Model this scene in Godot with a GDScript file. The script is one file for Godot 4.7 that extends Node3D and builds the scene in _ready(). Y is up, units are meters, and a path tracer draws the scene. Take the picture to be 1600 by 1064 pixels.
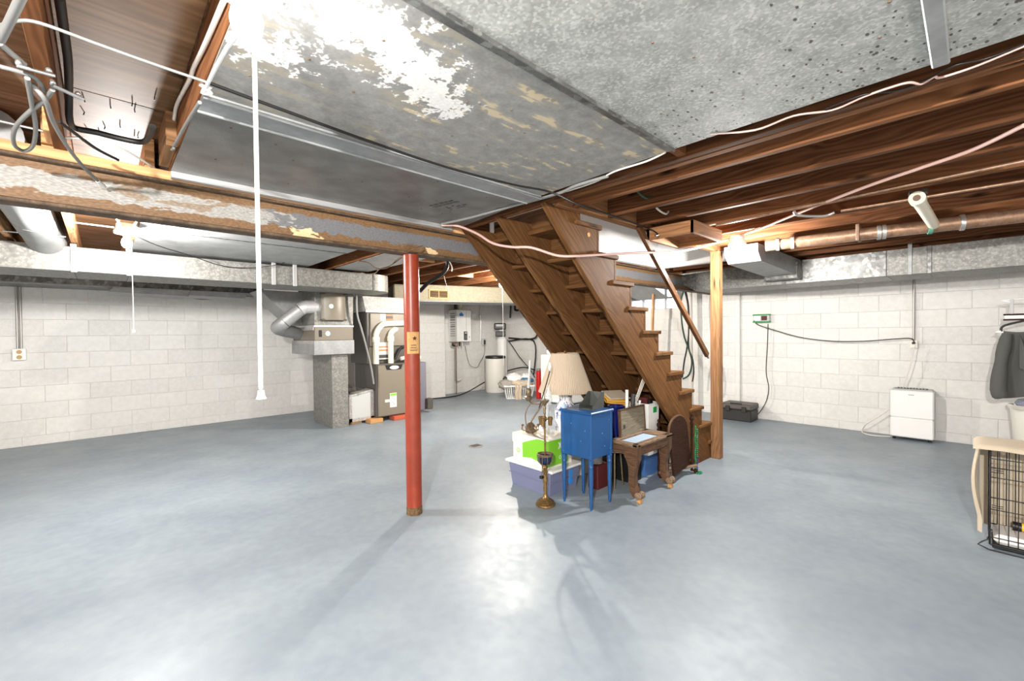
extends Node3D

const JB := 2.13      # underside of the joists
const SUB := 2.315    # underside of the subfloor

var M := {}
var taken := {}
var rng := RandomNumberGenerator.new()

func V(x: float, y: float, z: float) -> Vector3:
	return Vector3(x, y, z)

# ---------------------------------------------------------------- mesh builder
class MB:
	var st := SurfaceTool.new()
	var xf := Transform3D()
	var off := Vector2.ZERO
	var sg := -1

	func _init():
		st.begin(Mesh.PRIMITIVE_TRIANGLES)

	func v(p: Vector3, uv: Vector2):
		st.set_smooth_group(sg)
		st.set_uv(uv + off)
		st.add_vertex(xf * p)

	# a b c counter-clockwise seen from outside
	func tri(a: Vector3, b: Vector3, c: Vector3, ua := Vector2.ZERO, ub := Vector2.ZERO, uc := Vector2.ZERO):
		v(a, ua); v(c, uc); v(b, ub)

	func quad(a: Vector3, b: Vector3, c: Vector3, d: Vector3, ua := Vector2.ZERO, ub := Vector2.ZERO, uc := Vector2.ZERO, ud := Vector2.ZERO):
		tri(a, b, c, ua, ub, uc)
		tri(a, c, d, ua, uc, ud)

	func flat_uv(p: Vector3, n: Vector3, g: int) -> Vector2:
		var ax := 0
		if absf(n.y) > absf(n.x) and absf(n.y) >= absf(n.z): ax = 1
		elif absf(n.z) > absf(n.x): ax = 2
		var i := (ax + 1) % 3
		var j := (ax + 2) % 3
		if j == g:
			return Vector2(p[j], p[i])
		return Vector2(p[i], p[j])

	func qo(a: Vector3, b: Vector3, c: Vector3, d: Vector3, out: Vector3, g := 0):
		var n := (b - a).cross(c - a)
		if n.length_squared() < 1e-14: n = (c - a).cross(d - a)
		if n.dot(out) < 0:
			var t := b; b = d; d = t
			n = -n
		quad(a, b, c, d, flat_uv(a, n, g), flat_uv(b, n, g), flat_uv(c, n, g), flat_uv(d, n, g))

	func box(c: Vector3, s: Vector3, bev := 0.0, grain := -1):
		sg = -1
		var h := s * 0.5
		var g := grain
		if g < 0:
			g = 0
			if s.y > s.x and s.y >= s.z: g = 1
			elif s.z > s.x: g = 2
		for a in 3:
			var i := (a + 1) % 3
			var j := (a + 2) % 3
			for sa in [-1.0, 1.0]:
				var q := []
				for k in [[-1.0, -1.0], [1.0, -1.0], [1.0, 1.0], [-1.0, 1.0]]:
					var p := Vector3.ZERO
					p[a] = h[a] * sa
					p[i] = (h[i] - bev) * k[0]
					p[j] = (h[j] - bev) * k[1]
					q.append(c + p)
				var o := Vector3.ZERO
				o[a] = sa
				qo(q[0], q[1], q[2], q[3], o, g)
		if bev <= 0.0:
			return
		for a in 3:
			var i := (a + 1) % 3
			var j := (a + 2) % 3
			for si in [-1.0, 1.0]:
				for sj in [-1.0, 1.0]:
					var q := []
					for k in [[-1.0, 0], [1.0, 0], [1.0, 1], [-1.0, 1]]:
						var p := Vector3.ZERO
						p[a] = (h[a] - bev) * k[0]
						p[i] = si * (h[i] - (bev if k[1] else 0.0))
						p[j] = sj * (h[j] - (0.0 if k[1] else bev))
						q.append(c + p)
					var o := Vector3.ZERO
					o[i] = si; o[j] = sj
					qo(q[0], q[1], q[2], q[3], o, g)
		for sx in [-1.0, 1.0]:
			for sy in [-1.0, 1.0]:
				for sz in [-1.0, 1.0]:
					var a := c + Vector3(sx * h.x, sy * (h.y - bev), sz * (h.z - bev))
					var b := c + Vector3(sx * (h.x - bev), sy * h.y, sz * (h.z - bev))
					var d := c + Vector3(sx * (h.x - bev), sy * (h.y - bev), sz * h.z)
					if sx * sy * sz > 0: tri(a, b, d)
					else: tri(a, d, b)

	# box given by two corners
	func bb(a: Vector3, b: Vector3, bev := 0.0, grain := -1):
		box((a + b) * 0.5, (b - a).abs(), bev, grain)

	# square bar from p to q, w wide (sideways), h high
	func bar(p: Vector3, q: Vector3, w: float, h: float, bev := 0.0, up := Vector3.UP):
		var keep := xf
		var x := (q - p).normalized()
		if absf(x.dot(up)) > 0.98: up = Vector3.RIGHT if absf(x.x) < 0.9 else Vector3.BACK
		var z := x.cross(up).normalized()
		var y := z.cross(x)
		xf = keep * Transform3D(Basis(x, y, z), (p + q) * 0.5)
		box(Vector3.ZERO, Vector3(p.distance_to(q), h, w), bev, 0)
		xf = keep

	func tube(pts: Array, r, n := 8, cap := true, sub := 0):
		if sub > 0: pts = MB.spline(pts, sub)
		var m := pts.size()
		var t0: Vector3 = (pts[1] - pts[0]).normalized()
		var up := Vector3.UP if absf(t0.y) < 0.9 else Vector3.RIGHT
		var nx := up.cross(t0).normalized()
		var rings := []
		var d := 0.0
		for k in m:
			var t: Vector3
			if k == 0: t = t0
			elif k == m - 1: t = (pts[k] - pts[k - 1]).normalized()
			else: t = ((pts[k] - pts[k - 1]).normalized() + (pts[k + 1] - pts[k]).normalized()).normalized()
			nx = (nx - t * nx.dot(t)).normalized()
			var ny := t.cross(nx)
			var rr: float = r[k] if r is Array else r
			if k > 0: d += pts[k].distance_to(pts[k - 1])
			var ring := []
			for i in n + 1:
				var a := TAU * i / n
				ring.append(pts[k] + (nx * cos(a) + ny * sin(a)) * rr)
			rings.append([ring, d])
		sg = 1
		for k in m - 1:
			for i in n:
				quad(rings[k][0][i], rings[k][0][i + 1], rings[k + 1][0][i + 1], rings[k + 1][0][i], Vector2(rings[k][1], float(i) / n), Vector2(rings[k][1], float(i + 1) / n), Vector2(rings[k + 1][1], float(i + 1) / n), Vector2(rings[k + 1][1], float(i) / n))
		sg = -1
		if cap:
			for i in range(1, n - 1):
				tri(rings[0][0][0], rings[0][0][i + 1], rings[0][0][i])
				tri(rings[m - 1][0][0], rings[m - 1][0][i], rings[m - 1][0][i + 1])

	static func spline(pts: Array, sub: int) -> Array:
		var out := []
		for k in pts.size() - 1:
			var a: Vector3 = pts[maxi(k - 1, 0)]
			var b: Vector3 = pts[k]
			var c: Vector3 = pts[k + 1]
			var d: Vector3 = pts[mini(k + 2, pts.size() - 1)]
			for s in sub:
				out.append(b.cubic_interpolate(c, a, d, float(s) / sub))
		out.append(pts[-1])
		return out

	# profile: Array of [radius, y], bottom to top
	func lathe(prof: Array, n := 20, c := Vector3.ZERO, squash := 1.0):
		var g := 1
		var dist := 0.0
		for k in prof.size() - 1:
			var r0: float = prof[k][0]; var y0: float = prof[k][1]
			var r1: float = prof[k + 1][0]; var y1: float = prof[k + 1][1]
			if k > 0:
				var a := Vector2(r0 - prof[k - 1][0], y0 - prof[k - 1][1]).angle()
				var b := Vector2(r1 - r0, y1 - y0).angle()
				if absf(angle_difference(a, b)) > 0.7: g = g % 20 + 1
			sg = g
			var len := Vector2(r1 - r0, y1 - y0).length()
			for i in n:
				var a0 := TAU * i / n
				var a1 := TAU * (i + 1) / n
				var p := c + Vector3(cos(a0) * r0, y0, sin(a0) * r0 * squash)
				var q := c + Vector3(cos(a1) * r0, y0, sin(a1) * r0 * squash)
				var p2 := c + Vector3(cos(a0) * r1, y1, sin(a0) * r1 * squash)
				var q2 := c + Vector3(cos(a1) * r1, y1, sin(a1) * r1 * squash)
				var u0 := float(i) / n
				var u1 := float(i + 1) / n
				if r0 < 1e-5: tri(p, p2, q2, Vector2(u0, dist), Vector2(u0, dist + len), Vector2(u1, dist + len))
				elif r1 < 1e-5: tri(p, p2, q, Vector2(u0, dist), Vector2(u0, dist + len), Vector2(u1, dist))
				else: quad(p, p2, q2, q, Vector2(u0, dist), Vector2(u0, dist + len), Vector2(u1, dist + len), Vector2(u1, dist))
			dist += len
		sg = -1

	# polygon in x,y pushed out along +z by depth
	func extrude(poly: PackedVector2Array, depth: float, z0 := 0.0, smooth := false):
		if Geometry2D.is_polygon_clockwise(poly): poly.reverse()
		var idx := Geometry2D.triangulate_polygon(poly)
		sg = -1
		for k in range(0, idx.size(), 3):
			var a := poly[idx[k]]; var b := poly[idx[k + 1]]; var c := poly[idx[k + 2]]
			if (b - a).cross(c - a) < 0:
				var t := b; b = c; c = t
			tri(Vector3(a.x, a.y, z0 + depth), Vector3(b.x, b.y, z0 + depth), Vector3(c.x, c.y, z0 + depth), a, b, c)
			tri(Vector3(a.x, a.y, z0), Vector3(c.x, c.y, z0), Vector3(b.x, b.y, z0), a, c, b)
		if smooth: sg = 3
		var d := 0.0
		for k in poly.size():
			var a := poly[k]; var b := poly[(k + 1) % poly.size()]
			var l := a.distance_to(b)
			quad(Vector3(a.x, a.y, z0), Vector3(b.x, b.y, z0), Vector3(b.x, b.y, z0 + depth), Vector3(a.x, a.y, z0 + depth), Vector2(d, 0), Vector2(d + l, 0), Vector2(d + l, depth), Vector2(d, depth))
			d += l
		sg = -1

	func ball(c: Vector3, r: Vector3, nu := 16, nv := 10, noise: FastNoiseLite = null, amp := 0.0):
		sg = 1
		var rows := []
		for j in nv + 1:
			var row := []
			var b := -PI / 2 + PI * j / nv
			for i in nu + 1:
				var a := TAU * (i % nu) / nu
				var d := Vector3(cos(a) * cos(b), sin(b), sin(a) * cos(b))
				var k := 1.0
				if noise: k += amp * noise.get_noise_3d(d.x * 10.0 + c.x * 30.0, d.y * 10.0 + c.y * 30.0, d.z * 10.0 + c.z * 30.0)
				row.append(c + d * r * k)
			rows.append(row)
		for j in nv:
			for i in nu:
				quad(rows[j][i], rows[j + 1][i], rows[j + 1][i + 1], rows[j][i + 1])
		sg = -1

	# f(u, v) -> Vector3, u and v in 0..1
	func grid(f: Callable, nu: int, nv: int, scale := Vector2.ONE):
		sg = 1
		var rows := []
		for j in nv + 1:
			var row := []
			for i in nu + 1: row.append(f.call(float(i) / nu, float(j) / nv))
			rows.append(row)
		for j in nv:
			for i in nu:
				quad(rows[j][i], rows[j][i + 1], rows[j + 1][i + 1], rows[j + 1][i], Vector2(float(i) / nu, float(j) / nv) * scale, Vector2(float(i + 1) / nu, float(j) / nv) * scale, Vector2(float(i + 1) / nu, float(j + 1) / nv) * scale, Vector2(float(i) / nu, float(j + 1) / nv) * scale)
		sg = -1

	func done() -> ArrayMesh:
		st.generate_normals()
		return st.commit()

# ---------------------------------------------------------------- scene tree helpers
func numbered(n: String) -> String:
	taken[n] = taken.get(n, -1) + 1
	return n if taken[n] == 0 else "%s_%03d" % [n, taken[n]]

func thing(called: String, label: String, category: String, at := Vector3.ZERO, group := "") -> Node3D:
	var o := Node3D.new()
	o.name = numbered(called)
	add_child(o)
	o.position = at
	o.set_meta("label", label)
	o.set_meta("category", category)
	if group: o.set_meta("group", group)
	return o

# meshes are written in room coordinates; a part is shifted back by where its thing stands
func part(parent: Node3D, called: String, mb, m, label := "") -> MeshInstance3D:
	var o := MeshInstance3D.new()
	o.name = called
	o.mesh = mb.done() if mb is MB else mb
	o.material_override = M[m] if m is String else m
	parent.add_child(o, true)
	var p: Node = parent
	var s := Vector3.ZERO
	while p != self and p is Node3D:
		s += p.position
		p = p.get_parent()
	o.position = -s
	if label: o.set_meta("label", label)
	return o

func single(called: String, mb, m, label: String, category: String, group := "") -> MeshInstance3D:
	var o := MeshInstance3D.new()
	o.name = numbered(called)
	o.mesh = mb.done() if mb is MB else mb
	o.material_override = M[m] if m is String else m
	add_child(o)
	o.set_meta("label", label)
	o.set_meta("category", category)
	if group: o.set_meta("group", group)
	return o

func struct(called: String, mb, m) -> MeshInstance3D:
	var o := MeshInstance3D.new()
	o.name = called
	o.mesh = mb.done() if mb is MB else mb
	o.material_override = M[m] if m is String else m
	add_child(o)
	o.set_meta("kind", "structure")
	return o

func cable(called: String, pts: Array, r: float, m: String, label: String, category: String):
	var b := MB.new()
	b.tube(pts, r, 7 if r < 0.02 else 12, true, 6 if pts.size() > 2 else 0)
	single(called, b, m, label, category)

func text(s: String, size: float, depth := 0.001) -> TextMesh:
	var t := TextMesh.new()
	t.text = s
	var f := SystemFont.new()
	f.font_names = PackedStringArray(["Droid Sans"])
	f.font_weight = 700
	t.font = f
	t.font_size = 32
	t.pixel_size = size / 32.0
	t.depth = depth
	t.curve_step = 2.0
	return t

# ---------------------------------------------------------------- textures
func noise_bytes(w: int, h: int, freq: float, sd: int, kind := FastNoiseLite.TYPE_SIMPLEX_SMOOTH, oct := 4) -> PackedByteArray:
	var n := FastNoiseLite.new()
	n.noise_type = kind
	n.frequency = freq
	n.seed = sd
	n.fractal_octaves = oct
	if kind == FastNoiseLite.TYPE_CELLULAR:
		n.cellular_return_type = FastNoiseLite.RETURN_CELL_VALUE
		n.fractal_type = FastNoiseLite.FRACTAL_NONE
	var im := n.get_seamless_image(w, h)
	im.convert(Image.FORMAT_L8)
	return im.get_data()

# noise drawn out along u
func streak_bytes(w: int, h: int, stretch: int, freq: float, sd: int) -> PackedByteArray:
	var n := FastNoiseLite.new()
	n.noise_type = FastNoiseLite.TYPE_SIMPLEX_SMOOTH
	n.frequency = freq
	n.seed = sd
	n.fractal_octaves = 3
	var im := n.get_seamless_image(w / stretch, h)
	im.convert(Image.FORMAT_L8)
	im.resize(w, h, Image.INTERPOLATE_CUBIC)
	return im.get_data()

func rgb_tex(w: int, h: int, data: PackedByteArray) -> ImageTexture:
	return ImageTexture.create_from_image(Image.create_from_data(w, h, false, Image.FORMAT_RGB8, data))

func put3(d: PackedByteArray, k: int, c: Color):
	d[k * 3] = clampi(int(c.r * 255.0), 0, 255)
	d[k * 3 + 1] = clampi(int(c.g * 255.0), 0, 255)
	d[k * 3 + 2] = clampi(int(c.b * 255.0), 0, 255)

func tex_wood(sd: int, dark: float, knots: int, rings := 7.0) -> ImageTexture:
	var w := 512
	var h := 256
	var fine := streak_bytes(w, h, 16, 0.06, sd)
	var warp := streak_bytes(w, h, 4, 0.012, sd + 5)
	var d := PackedByteArray()
	d.resize(w * h * 3)
	var r := RandomNumberGenerator.new()
	r.seed = sd
	var kn := []
	for k in knots: kn.append(Vector3(r.randf() * w, r.randf() * h, r.randf_range(5, 9)))
	for y in h:
		for x in w:
			var k := y * w + x
			var wv := warp[k] / 255.0
			var dk := 0.0
			for q in kn:
				var dx: float = (x - q.x) * 0.55
				var dy: float = y - q.y
				var dd: float = sqrt(dx * dx + dy * dy) / q.z
				if dd < 4.0:
					wv += 0.35 * exp(-dd)
					if dd < 1.2: dk = maxf(dk, 1.2 - dd)
			var ring := 0.5 + 0.5 * sin((y * rings / h + wv * 3.0) * TAU)
			var t := 0.55 * ring + 0.45 * fine[k] / 255.0
			var c := 1.0 - dark * (1.0 - t)
			c *= 1.0 - 0.6 * minf(dk, 1.0)
			put3(d, k, Color(c, c * (0.97 + 0.03 * t), c * (0.93 + 0.07 * t)))
	return rgb_tex(w, h, d)

func tex_mottle(w: int, h: int, lo: Color, hi: Color, f1: float, f2: float, sd: int, power := 1.0) -> ImageTexture:
	var a := noise_bytes(w, h, f1, sd)
	var b := noise_bytes(w, h, f2, sd + 9)
	var d := PackedByteArray()
	d.resize(w * h * 3)
	for k in w * h:
		var t := clampf(((a[k] * 0.6 + b[k] * 0.4) / 255.0 - 0.5) * 1.6 + 0.5, 0.0, 1.0)
		put3(d, k, lo.lerp(hi, pow(t, power)))
	return rgb_tex(w, h, d)

func tex_spangle(sd: int, lo: float, hi: float, freq := 0.09) -> ImageTexture:
	var w := 512
	var a := noise_bytes(w, w, freq, sd, FastNoiseLite.TYPE_CELLULAR)
	var b := noise_bytes(w, w, 0.012, sd + 3)
	var c := noise_bytes(w, w, 0.2, sd + 7)
	var d := PackedByteArray()
	d.resize(w * w * 3)
	for k in w * w:
		var t := a[k] / 255.0
		t = t * t
		var s := lo + (hi - lo) * (0.45 * t + 0.35 * b[k] / 255.0 + 0.2 * c[k] / 255.0)
		put3(d, k, Color(s, s * 1.0, s * 0.985))
	return rgb_tex(w, w, d)

# stained sheet: white oxide bloom, tan streaks; u along x, v along z (metres from the near left corner)
func tex_stained(sd: int) -> ImageTexture:
	var w := 1024
	var h := 512
	var sz := Vector2(1.68, 0.84)
	var a := noise_bytes(w, h, 0.02, sd)
	var b := noise_bytes(w, h, 0.09, sd + 1)
	var st := streak_bytes(w, h, 4, 0.02, sd + 2)
	var line := [Vector2(0.05, 0.10), Vector2(0.19, 0.16), Vector2(0.34, 0.20), Vector2(0.50, 0.27), Vector2(0.62, 0.36)]
	var line2 := [Vector2(0.03, 0.46), Vector2(0.13, 0.43)]
	var d := PackedByteArray()
	d.resize(w * h * 3)
	var base_lo := Color(0.47, 0.47, 0.46)
	var base_hi := Color(0.66, 0.65, 0.63)
	for y in h:
		for x in w:
			var k := y * w + x
			var p := Vector2(x * sz.x / w, y * sz.y / h)
			var na := a[k] / 255.0
			var nb := b[k] / 255.0
			var c := base_lo.lerp(base_hi, 0.6 * na + 0.4 * nb)
			var s := st[k] / 255.0
			if p.x > 0.55 and s > 0.66 and na > 0.45:
				c = c.lerp(Color(0.80, 0.73, 0.60), clampf((s - 0.66) * 9.0, 0, 0.9))
			elif s > 0.55:
				c = c.lerp(Color(0.66, 0.61, 0.53), clampf((s - 0.55) * 3.0, 0, 0.5))
			var dist := 9.0
			for q in line.size() - 1:
				dist = minf(dist, p.distance_to(Geometry2D.get_closest_point_to_segment(p, line[q], line[q + 1])) * (1.0 + 0.5 * q / 3.0))
			dist = minf(dist, p.distance_to(Geometry2D.get_closest_point_to_segment(p, line2[0], line2[1])) + 0.07)
			var m := 0.14 - dist + (na - 0.5) * 0.30 + (nb - 0.5) * 0.16
			if m > 0.0:
				c = c.lerp(Color(0.95, 0.94, 0.92), clampf(m * 40.0, 0.0, 1.0) * (0.75 + 0.25 * nb))
			put3(d, k, c)
	return rgb_tex(w, h, d)

# spangled sheet with dark drip spots; u along x, v along z
func tex_spotted(sd: int, sz: Vector2, spots: Array) -> ImageTexture:
	var w := 1024
	var h := 512
	var a := noise_bytes(w, h, 0.22, sd, FastNoiseLite.TYPE_CELLULAR)
	var b := noise_bytes(w, h, 0.012, sd + 3)
	var d := PackedByteArray()
	d.resize(w * h * 3)
	for k in w * h:
		var t := a[k] / 255.0
		var s := 0.60 + 0.16 * t * t + 0.14 * b[k] / 255.0
		put3(d, k, Color(s, s * 1.003, s * 0.985))
	for q in spots:
		var cx: float = q.x / sz.x * w
		var cy: float = q.y / sz.y * h
		var rx: float = q.z / sz.x * w
		var ry: float = rx * 0.55 * (sz.x / sz.y) * h / w
		for y in range(maxi(0, int(cy - ry)), mini(h, int(cy + ry) + 2)):
			for x in range(maxi(0, int(cx - rx)), mini(w, int(cx + rx) + 2)):
				var e := Vector2((x - cx) / rx, (y - cy) / ry).length()
				if e < 1.0: put3(d, y * w + x, Color(0.34, 0.32, 0.29))
	return rgb_tex(w, h, d)

# steel web: rust bands above and below, bare grey middle, whitish left end, buff scars; u along the beam
func tex_web(sd: int, x0: float, length: float) -> ImageTexture:
	var w := 2048
	var h := 96
	var a := noise_bytes(w, h, 0.05, sd)
	var b := noise_bytes(w, h, 0.2, sd + 1)
	var c2 := noise_bytes(w, h, 0.008, sd + 2)
	var d := PackedByteArray()
	d.resize(w * h * 3)
	for y in h:
		for x in w:
			var k := y * w + x
			var u := x0 + length * x / w
			var v := float(y) / h          # 0 at the top
			var na := a[k] / 255.0 - 0.5
			var nb := b[k] / 255.0
			var rust := Color(0.36, 0.26, 0.165).lerp(Color(0.55, 0.42, 0.28), nb)
			var grey := Color(0.36, 0.36, 0.37).lerp(Color(0.47, 0.47, 0.475), nb)
			if u < 0.75 + na * 0.5:
				grey = Color(0.47, 0.455, 0.435).lerp(Color(0.70, 0.69, 0.67), nb)
				if c2[k] / 255.0 > 0.66: grey = grey.lerp(rust, 0.5)
			var edge := 0.0
			if v < 0.20 + na * 0.16: edge = 1.0
			if v > 0.70 + na * 0.22: edge = 1.0
			var c := grey.lerp(rust, edge)
			for q in [Vector3(0.90, 0.92, 0.12), Vector3(1.80, 1.0, 0.10)]:
				var e := Vector2((u - q.x) / q.z, (v - q.y) / 0.42).length() + na * 1.3
				if e < 0.6: c = Color(0.80, 0.68, 0.50).lerp(Color(0.90, 0.80, 0.64), nb)
			put3(d, k, c)
	return rgb_tex(w, h, d)

func mat(c: Color, rough := 0.6, metal := 0.0, tex: Texture2D = null, scale := 1.0, tri := false, spec := 0.5) -> StandardMaterial3D:
	var m := StandardMaterial3D.new()
	m.albedo_color = c
	m.roughness = rough
	m.metallic = metal
	m.metallic_specular = spec
	if tex:
		m.albedo_texture = tex
		m.uv1_scale = Vector3(scale, scale, scale)
		if tri:
			m.uv1_triplanar = true
			m.uv1_world_triplanar = true
	return m

func bump(m: StandardMaterial3D, t: Texture2D, s: float) -> StandardMaterial3D:
	m.heightmap_enabled = true
	m.heightmap_texture = t
	m.heightmap_scale = s
	return m

# ---------------------------------------------------------------- the scene
func _ready():
	rng.seed = 7
	set_camera_and_light()
	make_materials()
	build_shell()
	build_ceiling()
	build_stairs()
	build_sheet_metal()
	build_ducts()
	build_furnace()
	build_far_corner()
	build_right_side()
	build_pile()
	build_small_parts()
	build_cables()

func set_camera_and_light():
	var cam := Camera3D.new()
	cam.name = "camera"
	cam.keep_aspect = Camera3D.KEEP_HEIGHT
	cam.fov = rad_to_deg(2.0 * atan(532.0 / 679.24))
	cam.near = 0.02
	cam.far = 60.0
	add_child(cam)
	cam.transform = Transform3D(Basis(Vector3.UP, -0.755251) * Basis(Vector3.RIGHT, -0.0155972) * Basis(Vector3.BACK, -0.0107659), V(0, 1.3, 0))
	cam.current = true
	var env := Environment.new()
	env.background_mode = Environment.BG_COLOR
	env.background_color = Color(0.95, 0.97, 1.0)
	env.background_energy_multiplier = 1.6
	env.tonemap_mode = Environment.TONE_MAPPER_LINEAR
	env.tonemap_exposure = 3.75
	env.sdfgi_enabled = true
	env.ssao_enabled = true
	env.ssil_enabled = true
	var we := WorldEnvironment.new()
	we.name = "surroundings"
	we.environment = env
	add_child(we)
	# bare bulbs of the basement: place, energy, colour
	M.bulb_near = [V(0.235, 1.985, -1.06), 0.12, Color(1.0, 0.99, 0.975)]
	M.bulb_left = [V(0.14, 2.0, -4.19), 1.45, Color(1.0, 0.99, 0.975)]
	M.bulb_far = [V(4.05, 2.0, -4.51), 1.9, Color(1.0, 0.97, 0.93)]
	M.bulb_right = [V(4.02, 1.995, -1.41), 1.15, Color(1.0, 0.99, 0.975)]
	M.bulb_behind = [V(-0.9, 1.96, 0.35), 4.8, Color(1.0, 0.99, 0.975)]

func lumber(c: Color, t: Texture2D, rough := 0.75, su := 0.5, sv := 2.2) -> StandardMaterial3D:
	var m := mat(c, rough, 0.0, t)
	m.uv1_scale = Vector3(su, sv, 1)
	bump(m, t, 0.02)
	m.metallic_specular = 0.22
	return m

func make_materials():
	var w1 := tex_wood(11, 0.38, 5, 12.0)
	var w2 := tex_wood(23, 0.28, 4, 14.0)
	var w3 := tex_wood(37, 0.30, 3, 5.0)
	M.joist = lumber(Color(0.43, 0.28, 0.18), w1)
	M.joist2 = lumber(Color(0.55, 0.37, 0.245), w2)
	M.joist_new = lumber(Color(0.93, 0.72, 0.52), w2)
	M.stair = lumber(Color(0.44, 0.305, 0.18), w2, 0.6)
	M.stair2 = lumber(Color(0.43, 0.30, 0.185), w2, 0.6)
	M.tread_edge = lumber(Color(0.47, 0.335, 0.21), w2, 0.6)
	M.post = lumber(Color(0.60, 0.45, 0.32), w2, 0.6)
	M.rail = lumber(Color(0.40, 0.28, 0.19), w2, 0.45)
	M.boxwood = lumber(Color(0.66, 0.48, 0.34), w2, 0.7)
	M.ply = lumber(Color(0.56, 0.43, 0.315), w3, 0.6, 0.4, 1.6)
	M.ply.metallic_specular = 0.25
	M.subfloor = lumber(Color(0.62, 0.47, 0.36), w3, 0.8, 0.4, 1.4)
	M.oldwood = lumber(Color(0.25, 0.155, 0.11), w1, 0.6, 1.2, 5.0)
	M.benchwood = lumber(Color(0.44, 0.335, 0.26), w1, 0.4, 1.5, 6.0)
	M.benchtop = lumber(Color(0.62, 0.525, 0.44), w1, 0.45, 1.5, 6.0)
	M.greyboard = lumber(Color(0.55, 0.52, 0.46), w2, 0.7, 1.0, 4.0)
	var rough_t := tex_mottle(512, 512, Color(0.52, 0.52, 0.52), Color(0.74, 0.74, 0.74), 0.02, 0.12, 61)
	var floor_t := tex_mottle(1024, 1024, Color(0.89, 0.90, 0.91), Color(1, 1, 0.99), 0.006, 0.05, 41)
	M.floor = mat(Color(0.56, 0.603, 0.638), 0.62, 0.0, floor_t, 0.22, true, 0.5)
	M.floor.roughness_texture = rough_t
	M.floor.roughness = 0.70
	bump(M.floor, tex_mottle(512, 512, Color(0.2, 0.2, 0.2), Color(0.8, 0.8, 0.8), 0.01, 0.06, 44), 0.03)
	var block_b := tex_mottle(512, 512, Color(0.1, 0.1, 0.1), Color(0.9, 0.9, 0.9), 0.05, 0.2, 47)
	M.block = bump(mat(Color(0.875, 0.87, 0.855), 0.55, 0.0, tex_mottle(512, 512, Color(0.95, 0.95, 0.945), Color(1, 1, 1), 0.02, 0.1, 48), 1.1, true), block_b, 0.10)
	M.block2 = bump(mat(Color(0.865, 0.86, 0.845), 0.6, 0.0, tex_mottle(512, 512, Color(0.94, 0.94, 0.935), Color(1, 1, 1), 0.03, 0.1, 49), 0.9, true), block_b, 0.25)
	M.mortar = mat(Color(0.88, 0.87, 0.85), 0.8)
	M.drywall = mat(Color(0.93, 0.93, 0.925), 0.7)
	M.plainwall = mat(Color(0.90, 0.89, 0.87), 0.7)
	var sp1 := tex_spangle(71, 0.62, 1.0)
	var sp2 := tex_spangle(72, 0.45, 1.0, 0.05)
	M.galv = mat(Color(0.66, 0.655, 0.64), 0.52, 0.35, sp1, 1.6, true)
	M.galv_dark = mat(Color(0.66, 0.66, 0.655), 0.42, 0.6, sp2, 1.4, true)
	M.galv_plain = mat(Color(0.64, 0.645, 0.645), 0.5, 0.35, tex_mottle(512, 512, Color(0.86, 0.86, 0.86), Color(1, 1, 1), 0.01, 0.05, 73), 0.8, true)
	M.galv_bright = mat(Color(0.82, 0.82, 0.82), 0.40, 0.6)
	M.foil = mat(Color(0.90, 0.895, 0.89), 0.45, 0.2, sp1, 2.5, true)
	M.tape = mat(Color(0.86, 0.83, 0.83), 0.5, 0.2, sp1, 3.0, true)
	M.insul = bump(mat(Color(0.62, 0.595, 0.52), 0.8, 0.0, tex_mottle(512, 512, Color(0.84, 0.83, 0.80), Color(1, 1, 1), 0.03, 0.15, 75), 1.2, true), block_b, 0.3)
	M.steel = mat(Color(1, 1, 1), 0.62, 0.0, tex_web(81, -2.6, 9.67), 1.0)
	M.steel.texture_repeat = true
	M.flange = mat(Color(0.42, 0.34, 0.26), 0.7, 0.0, tex_mottle(512, 256, Color(0.55, 0.5, 0.45), Color(1, 1, 1), 0.02, 0.12, 83), 1.2, true)
	M.redpaint = mat(Color(0.60, 0.235, 0.145), 0.32, 0.0, tex_mottle(256, 256, Color(0.86, 0.84, 0.82), Color(1, 1, 1), 0.02, 0.1, 85), 2.0, true)
	M.rustfoot = mat(Color(0.55, 0.44, 0.30), 0.8, 0.0, tex_mottle(128, 128, Color(0.45, 0.40, 0.35), Color(1, 1, 1), 0.05, 0.15, 86), 6.0, true)
	M.paperlabel = mat(Color(0.86, 0.70, 0.48), 0.8, 0.0, tex_mottle(128, 128, Color(0.80, 0.72, 0.62), Color(1, 1, 1), 0.06, 0.2, 87), 9.0, true)
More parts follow.
